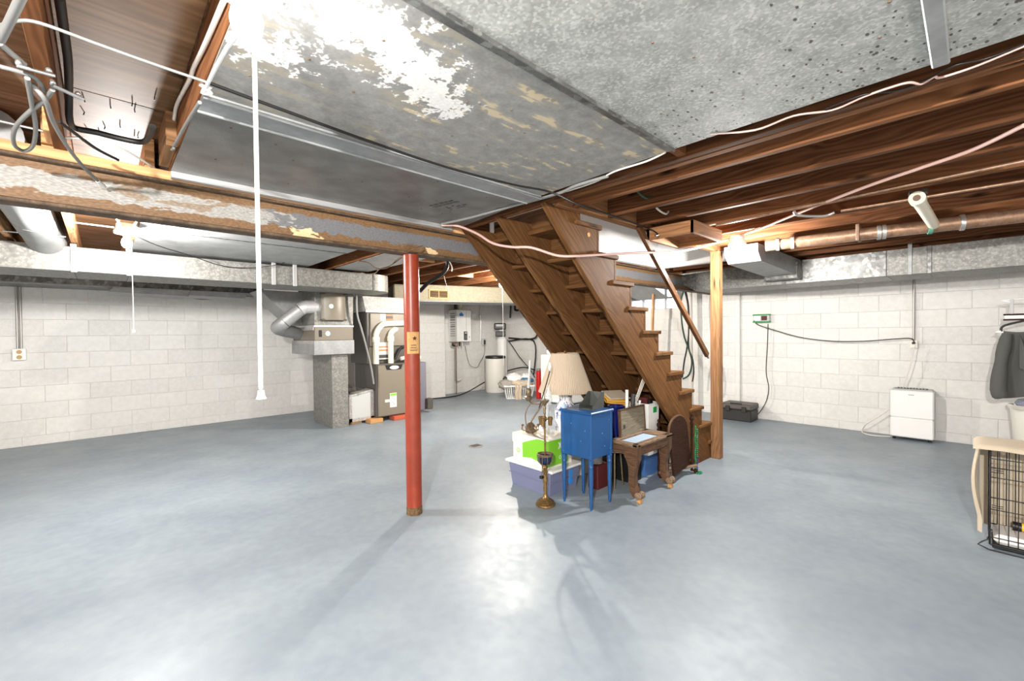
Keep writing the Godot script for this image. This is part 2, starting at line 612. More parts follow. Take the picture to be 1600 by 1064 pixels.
	for q in [["pink", Color(0.80, 0.66, 0.62), 0.45], ["greyc", Color(0.50, 0.50, 0.49), 0.5], ["whitec", Color(0.88, 0.86, 0.82), 0.5], ["blackc", Color(0.09, 0.085, 0.08), 0.45], ["brownc", Color(0.42, 0.32, 0.25), 0.6], ["greenc", Color(0.07, 0.26, 0.20), 0.45], ["white", Color(0.90, 0.90, 0.89), 0.45], ["white_gloss", Color(0.92, 0.92, 0.91), 0.25], ["cream", Color(0.88, 0.87, 0.83), 0.5], ["black", Color(0.06, 0.06, 0.065), 0.45], ["darkgrey", Color(0.20, 0.20, 0.20), 0.5], ["taupe", Color(0.47, 0.44, 0.385), 0.42], ["taupe_dark", Color(0.30, 0.285, 0.265), 0.45], ["lavender", Color(0.45, 0.44, 0.485), 0.45], ["bluepaint", Color(0.095, 0.29, 0.49), 0.36], ["bluepaint_worn", Color(0.42, 0.60, 0.78), 0.5], ["tote", Color(0.44, 0.46, 0.57), 0.4], ["bluebin", Color(0.30, 0.46, 0.70), 0.35], ["green_print", Color(0.47, 0.74, 0.16), 0.55], ["green_label", Color(0.10, 0.55, 0.25), 0.5], ["carton", Color(0.90, 0.88, 0.83), 0.7], ["envelope", Color(0.87, 0.66, 0.26), 0.65], ["cobalt", Color(0.04, 0.09, 0.36), 0.15], ["trayplastic", Color(0.27, 0.28, 0.265), 0.4], ["red", Color(0.72, 0.10, 0.08), 0.45], ["darkred", Color(0.30, 0.06, 0.06), 0.6], ["redcap", Color(0.90, 0.25, 0.14), 0.4], ["orange_brick", Color(0.70, 0.33, 0.22), 0.75], ["woodblock", Color(0.72, 0.54, 0.34), 0.7], ["sweater", Color(0.32, 0.325, 0.31), 0.9], ["canvas", Color(0.72, 0.67, 0.59), 0.85], ["linen", Color(0.92, 0.91, 0.90), 0.85], ["cloth_grey", Color(0.62, 0.60, 0.57), 0.9], ["cloth_tan", Color(0.76, 0.70, 0.62), 0.9], ["cloth_blue", Color(0.24, 0.46, 0.60), 0.9], ["pale_blue", Color(0.66, 0.74, 0.82), 0.7], ["yellow", Color(0.92, 0.75, 0.22), 0.5], ["pvc", Color(0.89, 0.86, 0.78), 0.35], ["shade_lining", Color(0.86, 0.64, 0.22), 0.6], ["lightgrey", Color(0.72, 0.73, 0.72), 0.5], ["badge", Color(0.80, 0.93, 0.90), 0.4], ["beads", Color(0.05, 0.50, 0.30), 0.2], ["beads_purple", Color(0.30, 0.12, 0.50), 0.2], ["lightblue_logo", Color(0.16, 0.50, 0.80), 0.5], ["orange_print", Color(0.82, 0.42, 0.14), 0.5], ["toolbox", Color(0.15, 0.145, 0.14), 0.5], ["toolbox_lid", Color(0.33, 0.31, 0.29), 0.5], ["buff", Color(0.72, 0.60, 0.38), 0.6], ["printgrey", Color(0.52, 0.52, 0.52), 0.6]]:
		M[q[0]] = mat(q[1], q[2])
	M.silver = mat(Color(0.80, 0.80, 0.80), 0.3, 0.8)
	M.conduit = mat(Color(0.66, 0.65, 0.63), 0.4, 0.6)
	M.copper = mat(Color(0.70, 0.57, 0.48), 0.42, 0.5, tex_mottle(256, 256, Color(0.70, 0.66, 0.60), Color(1, 1, 1), 0.03, 0.12, 91), 2.0, true)
	M.verdigris = mat(Color(0.30, 0.56, 0.48), 0.7)
	M.brass = mat(Color(0.68, 0.56, 0.36), 0.34, 0.6, tex_mottle(128, 128, Color(0.55, 0.50, 0.45), Color(1, 1, 1), 0.06, 0.2, 92), 8.0, true)
	M.tarnish = mat(Color(0.60, 0.53, 0.42), 0.42, 0.45, tex_mottle(128, 128, Color(0.5, 0.48, 0.45), Color(1, 1, 1), 0.06, 0.2, 93), 8.0, true)
	M.porcelain = mat(Color(1, 1, 1), 0.18, 0.0, tex_china(95), 1.0)
	M.shade = mat(Color(0.74, 0.675, 0.59), 0.9)
	M.shade.backlight_enabled = true
	M.shade.backlight = Color(0.10, 0.085, 0.06)
	M.crystal = mat(Color(0.93, 0.95, 0.95), 0.05)
	M.crystal.transparency = BaseMaterial3D.TRANSPARENCY_ALPHA
	M.crystal.albedo_color = Color(0.93, 0.95, 0.95, 0.45)
	M.blueglass = mat(Color(0.09, 0.14, 0.26), 0.08)
	M.glassblock = mat(Color(0.96, 0.98, 1.0, 0.45), 0.3)
	M.glassblock.transparency = BaseMaterial3D.TRANSPARENCY_ALPHA
	M.glow = mat(Color(1, 1, 1), 0.3)
	M.glow.emission_enabled = true
	M.glow.emission = Color(1.0, 0.97, 0.92)
	M.glow.emission_energy_multiplier = 6.0
	M.bluespeck = mat(Color(1, 1, 1), 0.9, 0.0, tex_mottle(64, 64, Color(0.15, 0.20, 0.36), Color(1, 1, 1), 0.12, 0.2, 97), 14.0, true)

# white porcelain with blue sprigs
func tex_china(sd: int) -> ImageTexture:
	var w := 256
	var a := noise_bytes(w, w, 0.05, sd)
	var b := noise_bytes(w, w, 0.10, sd + 2)
	var d := PackedByteArray()
	d.resize(w * w * 3)
	for k in w * w:
		var c := Color(0.92, 0.92, 0.92)
		if a[k] > 140 and absi(b[k] - 128) < 16: c = Color(0.20, 0.28, 0.52)
		elif a[k] > 175: c = Color(0.36, 0.44, 0.64)
		put3(d, k, c)
	return rgb_tex(w, w, d)

# ---------------------------------------------------------------- room shell
func block_mesh(w: float, h: float) -> ArrayMesh:
	# a painted block: flat face with rounded edges, lying in x,y, its face 12 mm proud of z = 0
	var b := MB.new()
	var e := 0.0045
	var x := w / 2 - 0.0004
	var y := h / 2 - 0.0004
	var f := [V(-x + e, -y + e, 0.012), V(x - e, -y + e, 0.012), V(x - e, y - e, 0.012), V(-x + e, y - e, 0.012)]
	var g := [V(-x, -y, 0.0089), V(x, -y, 0.0089), V(x, y, 0.0089), V(-x, y, 0.0089)]
	var k := [V(-x, -y, -0.004), V(x, -y, -0.004), V(x, y, -0.004), V(-x, y, -0.004)]
	b.quad(f[0], f[1], f[2], f[3])
	for i in 4:
		var j := (i + 1) % 4
		b.quad(g[i], g[j], f[j], f[i])
		b.quad(k[i], k[j], g[j], g[i])
	return b.done()

# rows of blocks on a wall; frame: x along the wall, z out of it; from a to b along x
func lay_blocks(wall: MeshInstance3D, frame: Transform3D, a: float, b: float, j0: float, first: float, top: float, hole := Rect2()):
	var cache := {}
	var r := 0
	var y := 0.0
	while y < top - 0.03:
		var h := first if r == 0 else 0.2032
		h = minf(h, top - y)
		var off := j0 if r % 2 == 0 else j0 + 0.2005
		var x := off + floorf((a - off) / 0.401) * 0.401
		while x < b - 0.01:
			var x0 := maxf(x, a)
			var x1 := minf(x + 0.401, b)
			x += 0.401
			if x1 - x0 < 0.03: continue
			if hole.size.x > 0 and x1 > hole.position.x + 0.01 and x0 < hole.end.x - 0.01 and y + h > hole.position.y + 0.01 and y < hole.end.y - 0.01:
				continue
			var key := "%d_%d" % [roundi((x1 - x0) * 1000), roundi(h * 1000)]
			if not cache.has(key): cache[key] = block_mesh(x1 - x0, h)
			var o := MeshInstance3D.new()
			o.name = "block"
			o.mesh = cache[key]
			o.material_override = M.block if rng.randf() < 0.6 else M.block2
			wall.add_child(o, true)
			o.transform = frame * Transform3D(Basis(), V((x0 + x1) / 2, y + h / 2, rng.randf_range(-0.001, 0.001)))
		y += h
		r += 1

func build_shell():
	var b := MB.new()
	b.bb(V(-2.8, -0.12, -8.1), V(7.5, 0, 2.8))
	struct("floor", b, "floor")
	# back wall seen on the left, running along x
	b = MB.new()
	b.bb(V(-2.8, 0, -8.1), V(7.5, SUB, -7.872))
	var wl := struct("wall_left", b, "mortar")
	lay_blocks(wl, Transform3D(Basis(), V(0, 0, -7.872)), -1.3, 7.07, -0.731, 0.114, SUB - 0.005)
	# right wall, running along z, with the opening of the glass block window
	var wz0 := -4.36
	var wz1 := -3.44
	var wy0 := 1.70
	var wy1 := 2.10
	b = MB.new()
	b.bb(V(7.082, 0, -8.0), V(7.32, wy0, 2.8))
	b.bb(V(7.082, wy1, -8.0), V(7.32, SUB, 2.8))
	b.bb(V(7.082, wy0, -8.0), V(7.32, wy1, wz0))
	b.bb(V(7.082, wy0, wz1), V(7.32, wy1, 2.8))
	var wr := struct("wall_right", b, "mortar")
	# frame x axis = -z of the room, face looks to -x
	var fr := Transform3D(Basis(V(0, 0, -1), V(0, 1, 0), V(1, 0, 0) * -1.0), V(7.082, 0, 0))
	fr = Transform3D(Basis(V(0, 0, 1), V(0, 1, 0), V(-1, 0, 0)), V(7.082, 0, 0))
	lay_blocks(wr, fr, -7.86, 0.8, -0.013, 0.107, SUB - 0.005, Rect2(wz0, wy0, wz1 - wz0, wy1 - wy0))
	b = MB.new()
	b.bb(V(-2.8, 0, -8.0), V(-2.6, SUB, 2.8))
	struct("wall_behind_left", b, "plainwall")
	b = MB.new()
	b.bb(V(-2.8, 0, 2.6), V(7.5, SUB, 2.8))
	struct("wall_behind_right", b, "plainwall")
	# pier of painted block against the back wall
	b = MB.new()
	b.bb(V(4.57, 0, -7.875), V(5.19, SUB, -7.562))
	var pier := struct("trim_1", b, "mortar")
	lay_blocks(pier, Transform3D(Basis(), V(0, 0, -7.562)), 4.57, 5.19, 4.57, 0.114, SUB - 0.005)
	lay_blocks(pier, Transform3D(Basis(V(0, 0, 1), V(0, 1, 0), V(-1, 0, 0)), V(4.57, 0, 0)), -7.86, -7.55, -7.86, 0.114, SUB - 0.005)
	# narrow pilaster on the right wall
	b = MB.new()
	b.bb(V(7.03, 0, -2.50), V(7.09, SUB, -2.43), 0.006)
	struct("trim_2", b, "block")
	# glass block window
	b = MB.new()
	b.bb(V(7.10, wy0 - 0.02, wz0 - 0.0), V(7.30, wy0 + 0.012, wz1), 0.003)
	b.bb(V(7.10, wy1 - 0.012, wz0), V(7.30, wy1, wz1), 0.003)
	b.bb(V(7.10, wy0, wz0), V(7.30, wy1, wz0 + 0.012), 0.003)
	b.bb(V(7.10, wy0, wz1 - 0.012), V(7.30, wy1, wz1), 0.003)
	var win := struct("window_1", b, "lightgrey")
	for i in 4:
		for j in 2:
			b = MB.new()
			var z := wz0 + 0.03 + i * 0.217
			var y := wy0 + 0.025 + j * 0.182
			b.bb(V(7.13, y, z), V(7.21, y + 0.17, z + 0.205), 0.012)
			var gb := part(win, "glass_block", b, "glassblock")
	for i in 3:
		b = MB.new()
		var z := wz0 + 0.03 + (i + 1) * 0.217 - 0.012
		b.bb(V(7.135, wy0 + 0.012, z), V(7.205, wy1 - 0.012, z + 0.012))
		part(win, "mortar_joint", b, "lightgrey")
	b = MB.new()
	b.bb(V(7.135, wy0 + 0.195, wz0 + 0.012), V(7.205, wy0 + 0.207, wz1 - 0.012))
	part(win, "mortar_joint", b, "lightgrey")
	# floor drain
	var dr := thing("floor_drain", "round cast iron drain grate set in the painted floor", "drain", V(3.13, 0, -3.96))
	b = MB.new()
	b.lathe([[0.0, 0.001], [0.085, 0.001], [0.085, 0.004], [0.075, 0.006], [0.0, 0.006]], 24, V(3.13, 0, -3.96))
	part(dr, "rim", b, "greyc")
	for k in 5:
		b = MB.new()
		b.bb(V(3.07, 0.006, -4.005 + k * 0.02), V(3.19, 0.008, -3.995 + k * 0.02))
		part(dr, "slot", b, "darkgrey")

# ---------------------------------------------------------------- joists, subfloor, beam
func joist(parent: Node3D, x: float, z0: float, z1: float, m := "joist", w := 0.04, y0 := JB):
	var b := MB.new()
	b.off = Vector2(rng.randf() * 4.0, rng.randf() * 2.0)
	b.bb(V(x - w / 2, y0, z0), V(x + w / 2, SUB, z1), 0.002, 2)
	part(parent, "joist", b, m)

func build_ceiling():
	# subfloor with the stair opening left free
	var ox0 := 2.15
	var ox1 := 5.25
	var oz0 := -2.80
	var oz1 := -1.83
	var b := MB.new()
	b.bb(V(-2.8, SUB, -8.1), V(ox0, SUB + 0.12, 2.8), 0, 0)
	b.bb(V(ox1, SUB, -8.1), V(7.5, SUB + 0.12, 2.8), 0, 0)
	b.bb(V(ox0, SUB, -8.1), V(ox1, SUB + 0.12, oz0), 0, 0)
	b.bb(V(ox0, SUB, oz1), V(ox1, SUB + 0.12, 2.8), 0, 0)
	var c := struct("ceiling", b, "subfloor")
	M.ceiling_node = c
	# plywood seen between the first joists on the left
	for q in [[-0.095, 0.25, -1.25, 0.6], [-0.095, 0.25, -2.48, -1.255], [-0.095, 0.25, -3.4, -2.485], [-0.145, 0.19, -5.3, -3.45], [-0.52, -0.15, -2.0, 0.6], [-0.52, -0.15, -3.2, -2.005]]:
		b = MB.new()
		b.off = Vector2(rng.randf(), rng.randf())
		b.bb(V(q[0], SUB - 0.008, q[2]), V(q[1], SUB + 0.001, q[3]), 0.0015, 0)
		part(c, "plywood_panel", b, "ply" if q[0] > -0.3 else "subfloor")
	# near side of the beam
	joist(c, -0.50, -2.80, 2.6, "joist")
	joist(c, -0.12, -2.80, 2.6, "joist2")
	joist(c, 0.275, -2.80, 2.6, "joist2")
	for x in [0.67, 1.07, 1.47]: joist(c, x, -2.80, 2.6, "joist")
	joist(c, 1.87, -2.80, 2.6, "joist")
	joist(c, 2.107, -2.75, 2.6, "joist2")
	joist(c, 2.052, -2.75, 2.6, "joist")
	for k in 8:
		var x := 2.295 + 0.392 * k if k > 0 else 2.295
		joist(c, x, -1.813, 2.6, ["joist2", "joist", "joist"][k % 3])
	for k in 5: joist(c, 5.28 + 0.392 * k, -2.80, 2.6, "joist")
	# far side of the beam
	for x in [-0.93, -0.545, -0.165, 0.19]: joist(c, x, -7.86, -2.865, "joist_new")
	for x in [0.6, 1.0, 1.4]: joist(c, x, -7.86, -2.865, "joist")
	for k in 14: joist(c, 1.79 + 0.40 * k - (0.0 if k == 0 else 0.10), -7.86, -2.865, ["joist", "joist2"][k % 2])
	b = MB.new()
	b.bb(V(2.13, JB + 0.001, -2.85), V(2.40, SUB, -2.81), 0.002)
	part(c, "blocking", b, "joist")
	# blocking between joists
	for q in [[0.30, 0.67], [1.89, 2.04]]:
		b = MB.new()
		b.bb(V(q[0], JB + 0.01, -0.98), V(q[1], SUB, -0.94), 0.002)
		part(c, "blocking", b, "joist2")
	for q in [[1.81, 2.07, -4.2], [2.51, 2.87, -4.4], [3.31, 3.67, -4.0], [3.71, 4.07, -5.2]]:
		b = MB.new()
		b.bb(V(q[0], JB + 0.02, q[2]), V(q[1], SUB, q[2] + 0.04), 0.002)
		part(c, "blocking", b, "joist_new")
	for x in [0.215, -0.16]:
		b = MB.new()
		b.bb(V(x, JB + 0.005, -2.72), V(x + 0.04, SUB - 0.03, -2.40 if x > 0 else -2.55), 0.003)
		part(c, "blocking", b, "joist_new" if x < 0 else "post")
	# nail points through the plywood
	for k in 12:
		b = MB.new()
		var p := V(rng.randf_range(-0.05, 0.21), SUB - 0.008, rng.randf_range(-2.95, -2.3))
		b.tube([p, p + V(rng.randf_range(-0.004, 0.004), -0.014, rng.randf_range(-0.006, 0.006))], 0.0022, 5)
		part(c, "nail", b, "darkgrey")
	# steel beam
	var s := thing("steel_beam", "rusty steel I-beam spanning the basement under the joists", "beam", V(2.2, 1.876, -2.80))
	b = MB.new()
	var y0 := 1.894
	var y1 := 2.068
	for zz in [-2.793, -2.807]:
		var a := V(-2.6, y0, zz); var d := V(7.07, y0, zz); var e := V(7.07, y1, zz); var f := V(-2.6, y1, zz)
		if zz > -2.80: b.quad(a, d, e, f, Vector2(0, 0.99), Vector2(1, 0.99), Vector2(1, 0.01), Vector2(0, 0.01))
		else: b.quad(d, a, f, e, Vector2(1, 0.99), Vector2(0, 0.99), Vector2(0, 0.01), Vector2(1, 0.01))
	part(s, "web", b, "steel")
	b = MB.new()
	b.bb(V(-2.6, 1.876, -2.855), V(7.07, 1.894, -2.748), 0.004)
	part(s, "lower_flange", b, "flange")
	b = MB.new()
	b.bb(V(-2.6, 2.068, -2.855), V(7.07, 2.084, -2.748), 0.004)
	part(s, "upper_flange", b, "flange")
	b = MB.new()
	b.bb(V(-2.6, 2.084, -2.85), V(2.60, JB, -2.752), 0.003, 0)
	single("sill_plate", b, "joist_new", "orange wooden plate lying on top of the steel beam", "plate")
	# red post
	var p := thing("steel_post", "red painted round steel post under the beam", "post", V(1.632, 0, -2.790))
	b = MB.new()
	b.lathe([[0.0, 0.055], [0.056, 0.055], [0.056, 1.875], [0.0, 1.875]], 28, V(1.632, 0, -2.79))
	part(p, "shaft", b, "redpaint")
	b = MB.new()
	b.lathe([[0.0, 0.0], [0.057, 0.0], [0.0565, 0.04], [0.0563, 0.058], [0.0, 0.058]], 28, V(1.632, 0, -2.79))
	part(p, "rusty_foot", b, "rustfoot", "bare rusty foot of the post")
	b = MB.new()
	# paper label wrapped on the side towards the camera
	var ca := atan2(2.79, -1.632)
	b.grid(func(u, v): return V(1.632 + 0.0572 * cos(ca - (u - 0.5) * 1.75 - 0.22), 1.165 + v * 0.155, -2.79 + 0.0572 * sin(ca - (u - 0.5) * 1.75 - 0.22)), 12, 2)
	var pl := part(p, "paper_label", b, "paperlabel", "torn buff paper label with a red star")
	b = MB.new()
	var star := PackedVector2Array()
	for k in 10:
		var rr := 0.019 if k % 2 == 0 else 0.008
		star.append(Vector2(cos(PI / 2 + k * PI / 5) * rr, sin(PI / 2 + k * PI / 5) * rr))
	var sa := ca - 0.32
	b.xf = Transform3D(Basis(Vector3.UP, PI / 2 - sa), V(1.632 + 0.0575 * cos(sa), 1.275, -2.79 + 0.0575 * sin(sa)))
	b.extrude(star, 0.0012)
	part(pl, "printed_star", b, "darkred")
	for k in 3:
		b = MB.new()
		var a2 := ca - 0.18
		b.xf = Transform3D(Basis(Vector3.UP, PI / 2 - a2), V(1.632 + 0.0576 * cos(a2), 1.19 + k * 0.018, -2.79 + 0.0576 * sin(a2)))
		b.box(V(0, 0, 0), V(0.05 - k * 0.008, 0.006, 0.0008))
		part(pl, "printed_line", b, "brownc")

# ---------------------------------------------------------------- staircase
func build_stairs():
	var st := thing("staircase", "open backed wooden staircase with three sawtooth stringers rising to the left", "staircase", V(4.5, 0, -2.3))
	var run := 0.2143
	var rise := 0.1886
	var nose := func(i): return 4.568 - (i - 2) * run
	var top := func(i): return 0.373 + (i - 2) * rise
	var poly := PackedVector2Array()
	poly.append(Vector2(4.28, 0.0))
	poly.append(Vector2(4.21, 0.02))
	poly.append(Vector2(2.385, 1.782))
	poly.append(Vector2(2.045, JB - 0.002))
	poly.append(Vector2(2.405, JB - 0.002))
	for i in range(11, 0, -1):
		poly.append(Vector2(nose.call(i + 1) - 0.018, top.call(i) - 0.032))
		poly.append(Vector2(nose.call(i) - 0.018, top.call(i) - 0.032))
	poly.append(Vector2(nose.call(1) - 0.018, 0.0))
	# drop the double point left where the sawtooth starts
	var clean := PackedVector2Array()
	for q in poly:
		if clean.is_empty() or clean[-1].distance_to(q) > 0.003: clean.append(q)
	for z in [[-1.898, "stair"], [-2.338, "stair2"], [-2.745, "stair2"]]:
		var b := MB.new()
		var ang := atan2(-rise, run)
		var turned := PackedVector2Array()
		for q in clean: turned.append(q.rotated(-ang))
		b.xf = Transform3D(Basis(Vector3.BACK, ang), Vector3.ZERO)
		b.extrude(turned, 0.040, z[0])
		part(st, "stringer", b, z[1])
	for i in range(1, 12):
		var b := MB.new()
		b.off = Vector2(rng.randf() * 3, rng.randf())
		b.bb(V(nose.call(i) - 0.298, top.call(i) - 0.032, -2.744), V(nose.call(i), top.call(i), -1.838), 0.005, 2)
		part(st, "tread", b, ["tread_edge", "stair"][i % 2])
		b = MB.new()
		b.off = Vector2(rng.randf() * 3, rng.randf())
		b.bb(V(nose.call(i) - 0.036, top.call(i) - 0.032 - 0.158 if i > 1 else 0.0, -2.742), V(nose.call(i) - 0.018, top.call(i) - 0.032, -1.856), 0.001, 2)
		part(st, "riser", b, "stair2")
	var b := MB.new()
	b.bb(V(nose.call(12) - 0.036, top.call(11), -2.742), V(nose.call(12) - 0.018, top.call(12) - 0.03, -1.90), 0.001, 2)
	part(st, "riser", b, "stair2")
	# knot hole on the near stringer
	b = MB.new()
	b.xf = Transform3D(Basis(Vector3.RIGHT, PI / 2), V(2.50, 1.99, -1.8575))
	b.lathe([[0.0, 0.0], [0.016, 0.0], [0.016, 0.002], [0.0, 0.002]], 12)
	part(st, "knot_plug", b, "joist_new")
	# handrail
	var hr := thing("handrail", "brown wooden handrail slanting down across the stairwell to the post", "handrail", V(4.3, 1.1, -1.80))
	b = MB.new()
	b.bar(V(3.06, 2.128, -1.80), V(4.335, 1.067, -1.80), 0.032, 0.052, 0.004)
	part(hr, "rail", b, "rail")
	b = MB.new()
	b.bar(V(4.335, 1.067, -1.80), V(4.365, 1.042, -1.80), 0.02, 0.02)
	part(hr, "end_bracket", b, "silver")
	# stair opening: header, trimmer, drywall
	b = MB.new()
	b.bb(V(2.13, JB - 0.012, -1.855), V(4.65, SUB, -1.815), 0.003, 0)
	part(M.ceiling_node, "stair_header", b, "boxwood")
	# drywall lined stairwell
	b = MB.new()
	b.bb(V(2.40, 2.131, -2.86), V(5.30, 3.4, -2.80))
	struct("wall_stairwell_far", b, "drywall")
	b = MB.new()
	b.bb(V(5.235, 2.115, -2.80), V(5.30, 3.4, -1.60))
	struct("wall_stairwell_end", b, "drywall")
	b = MB.new()
	b.bb(V(2.1, SUB + 0.12, -1.83), V(5.30, 3.4, -1.77))
	struct("wall_stairwell_near", b, "drywall")
	b = MB.new()
	b.bb(V(2.09, SUB + 0.0, -2.86), V(2.15, 3.4, -1.77))
	struct("wall_stairwell_head", b, "drywall")
	b = MB.new()
	b.bb(V(2.0, 3.4, -2.95), V(5.4, 3.46, -1.7))
	struct("ceiling_stairwell", b, "drywall")
	# post at the foot of the stairs
	var wp := thing("wooden_post", "square tan wooden post at the foot of the staircase", "post", V(4.583, 0, -1.808))
	b = MB.new()
	b.bb(V(4.538, 0, -1.853), V(4.628, JB - 0.012, -1.763), 0.004, 1)
	part(wp, "shaft", b, "post")
	# small dropped wooden box under the joists beside the header
	var bx := thing("wooden_box", "small open wooden box hung under the joists beside the stair header", "box", V(3.5, 2.04, -1.62))
	for q in [[V(3.19, 2.035, -1.80), V(3.215, JB, -1.42), "side"], [V(3.19, 2.035, -1.80), V(3.72, JB, -1.775), "side"], [V(3.695, 2.035, -1.80), V(3.72, JB, -1.42), "side"], [V(3.19, 2.035, -1.445), V(3.72, JB, -1.42), "side"], [V(3.2, 2.10, -1.79), V(3.71, 2.12, -1.43), "bottom"]]:
		b = MB.new()
		b.bb(q[0], q[1], 0.002)
		part(bx, q[2], b, "boxwood")

# ---------------------------------------------------------------- sheet metal under the joists
func sheet(parent: Node3D, called: String, corners: Array, m, y := 2.122, thick := 0.004):
	# corners: four [x, z] in order; u along x and v along z, counted from the first corner
	var b := MB.new()
	var t := []
	var u := []
	for q in corners:
		t.append(V(q[0], y, q[1]))
		u.append(Vector2(q[0] - corners[0][0], q[1] - corners[0][1]))
	b.quad(t[0], t[1], t[2], t[3], u[0], u[1], u[2], u[3])
	var up := V(0, thick, 0)
	b.quad(t[3] + up, t[2] + up, t[1] + up, t[0] + up)
	for k in 4: b.quad(t[(k + 1) % 4], t[k], t[k] + up, t[(k + 1) % 4] + up)
	return part(parent, called, b, m)

func metal(c: Color, rough: float, met: float, t: Texture2D, sz: Vector2) -> StandardMaterial3D:
	var m := mat(c, rough, met, t)
	m.uv1_scale = Vector3(1.0 / sz.x, 1.0 / sz.y, 1)
	return m

func nails(parent: Node3D, x0: float, x1: float, z0: float, z1: float, n: int, y: float):
	for k in n:
		var b := MB.new()
		var p := V(rng.randf_range(x0, x1), y, rng.randf_range(z0, z1))
		b.lathe([[0.0, -0.003], [0.004, -0.002], [0.005, 0.0]], 6, p)
		part(parent, "nail_head", b, "brownc")

func build_sheet_metal():
	var g := thing("duct_panning", "large galvanized sheet metal panning nailed under the joists near the camera", "sheet metal", V(1.1, 2.12, -1.2))
	var sz_b := Vector2(1.68, 0.84)
	sheet(g, "sheet_panel", [[0.26, -1.86], [0.26, -2.725], [2.02, -2.725], [1.93, -1.86]], metal(Color(0.56, 0.555, 0.54), 0.38, 0.45, tex_mottle(512, 512, Color(0.80, 0.80, 0.80), Color(1, 1, 1), 0.01, 0.2, 101), Vector2(1.0, 1.0)))
	sheet(g, "sheet_panel", [[0.26, -0.94], [0.26, -1.78], [1.92, -1.78], [1.89, -0.94]], metal(Color(1, 1, 1), 0.6, 0.1, tex_stained(103), Vector2(sz_b.x, -sz_b.y)))
	var spots := []
	for k in 260:
		var x := rng.randf_range(0.9, 1.64)
		var z := rng.randf_range(0.0, 0.86)
		if (x - 0.9) * 0.9 + (0.86 - z) * 0.35 < rng.randf_range(0.25, 0.75): continue
		spots.append(Vector3(x, z, rng.randf_range(0.0035, 0.0085)))
	var spotted := tex_spotted(105, Vector2(1.64, 0.86), spots)
	sheet(g, "sheet_panel", [[0.26, -0.07], [0.26, -0.93], [1.89, -0.93], [1.895, -0.07]], metal(Color(0.90, 0.90, 0.885), 0.62, 0.1, spotted, Vector2(1.64, -0.86)), 2.124)
	sheet(g, "sheet_panel", [[0.26, 0.80], [0.26, -0.06], [1.895, -0.06], [1.90, 0.80]], metal(Color(0.88, 0.88, 0.865), 0.62, 0.1, spotted, Vector2(1.64, 0.86)), 2.124)
	# seams along x
	var b := MB.new()
	b.bb(V(0.26, 2.108, -1.90), V(1.93, 2.124, -1.775), 0.004, 0)
	b.bb(V(0.26, 2.100, -1.905), V(1.93, 2.110, -1.893), 0.003, 0)
	b.bb(V(0.26, 2.100, -1.782), V(1.925, 2.110, -1.770), 0.003, 0)
	part(g, "seam_cleat", b, "galv_plain")
	b = MB.new()
	b.bb(V(0.26, 2.116, -0.962), V(1.30, 2.124, -0.925), 0.003, 0)
	b.bb(V(1.32, 2.117, -0.960), V(1.888, 2.124, -0.925), 0.003, 0)
	b.bb(V(0.26, 2.109, -0.930), V(1.888, 2.124, -0.922), 0.002, 0)
	part(g, "seam_cleat", b, "galv_dark")
	b = MB.new()
	b.bb(V(0.26, 2.112, -0.094), V(1.905, 2.126, -0.052), 0.004, 0)
	part(g, "seam_cleat", b, "galv_plain")
	# turned down edge above the beam
	b = MB.new()
	b.bb(V(0.26, 2.088, -2.735), V(1.95, 2.126, -2.722), 0.003, 0)
	b.bb(V(0.26, 2.085, -2.735), V(1.95, 2.092, -2.695), 0.002, 0)
	part(g, "edge_flange", b, "galv_bright")
	nails(g, 0.3, 1.85, -1.75, -0.98, 14, 2.121)
	nails(g, 0.3, 1.85, -2.6, -1.95, 16, 2.121)
	nails(g, 0.7, 1.86, -0.9, -0.12, 10, 2.123)
	# maker's ink stamp near the stairs


	for q in [[0.0, 0.018, [0.0, 0.03, 0.04, 0.075, 0.085, 0.12, 0.13, 0.155, 0.165, 0.20]], [0.028, 0.007, [0.0, 0.21]], [0.045, 0.007, [0.0, 0.06, 0.07, 0.15, 0.16, 0.21]], [0.085, 0.012, [0.05, 0.07, 0.10, 0.12]], [0.11, 0.014, [0.04, 0.07, 0.12, 0.15, 0.17, 0.20]], [0.14, 0.009, [0.03, 0.05, 0.09, 0.16]]]:
		for k in range(0, q[2].size(), 2):
			b = MB.new()
			var o := V(1.535 + q[0], 2.1213, -2.385 - q[0] * 0.1)
			b.bar(o + V(0.22, 0, 0.97) * q[2][k], o + V(0.22, 0, 0.97) * q[2][k + 1], q[1], 0.0006)
			part(g, "ink_mark", b, "darkgrey")
	# panning beyond the beam
	var f := thing("duct_panning", "pale sheet metal panning nailed under the joists beyond the beam", "sheet metal", V(1.0, 2.12, -4.3))
	sheet(f, "sheet_panel", [[0.21, -2.86], [0.21, -4.30], [1.80, -4.30], [1.80, -2.86]], "galv_plain", 2.122)
	sheet(f, "sheet_panel", [[0.21, -4.31], [0.21, -5.9], [1.79, -5.9], [1.79, -4.31]], "galv_plain", 2.122)
	b = MB.new()
	b.bb(V(0.21, 2.117, -4.325), V(1.79, 2.124, -4.30), 0.002, 0)
	part(f, "seam_cleat", b, "galv_dark")
	nails(f, 0.4, 1.7, -4.2, -3.0, 8, 2.121)
	var f2 := thing("duct_panning", "narrow pale sheet metal panning between the far joists left of the red post", "sheet metal", V(2.3, 2.12, -4.3))
	sheet(f2, "sheet_panel", [[2.09, -2.86], [2.09, -5.4], [2.52, -5.4], [2.60, -2.86]], "galv_plain", 2.122)

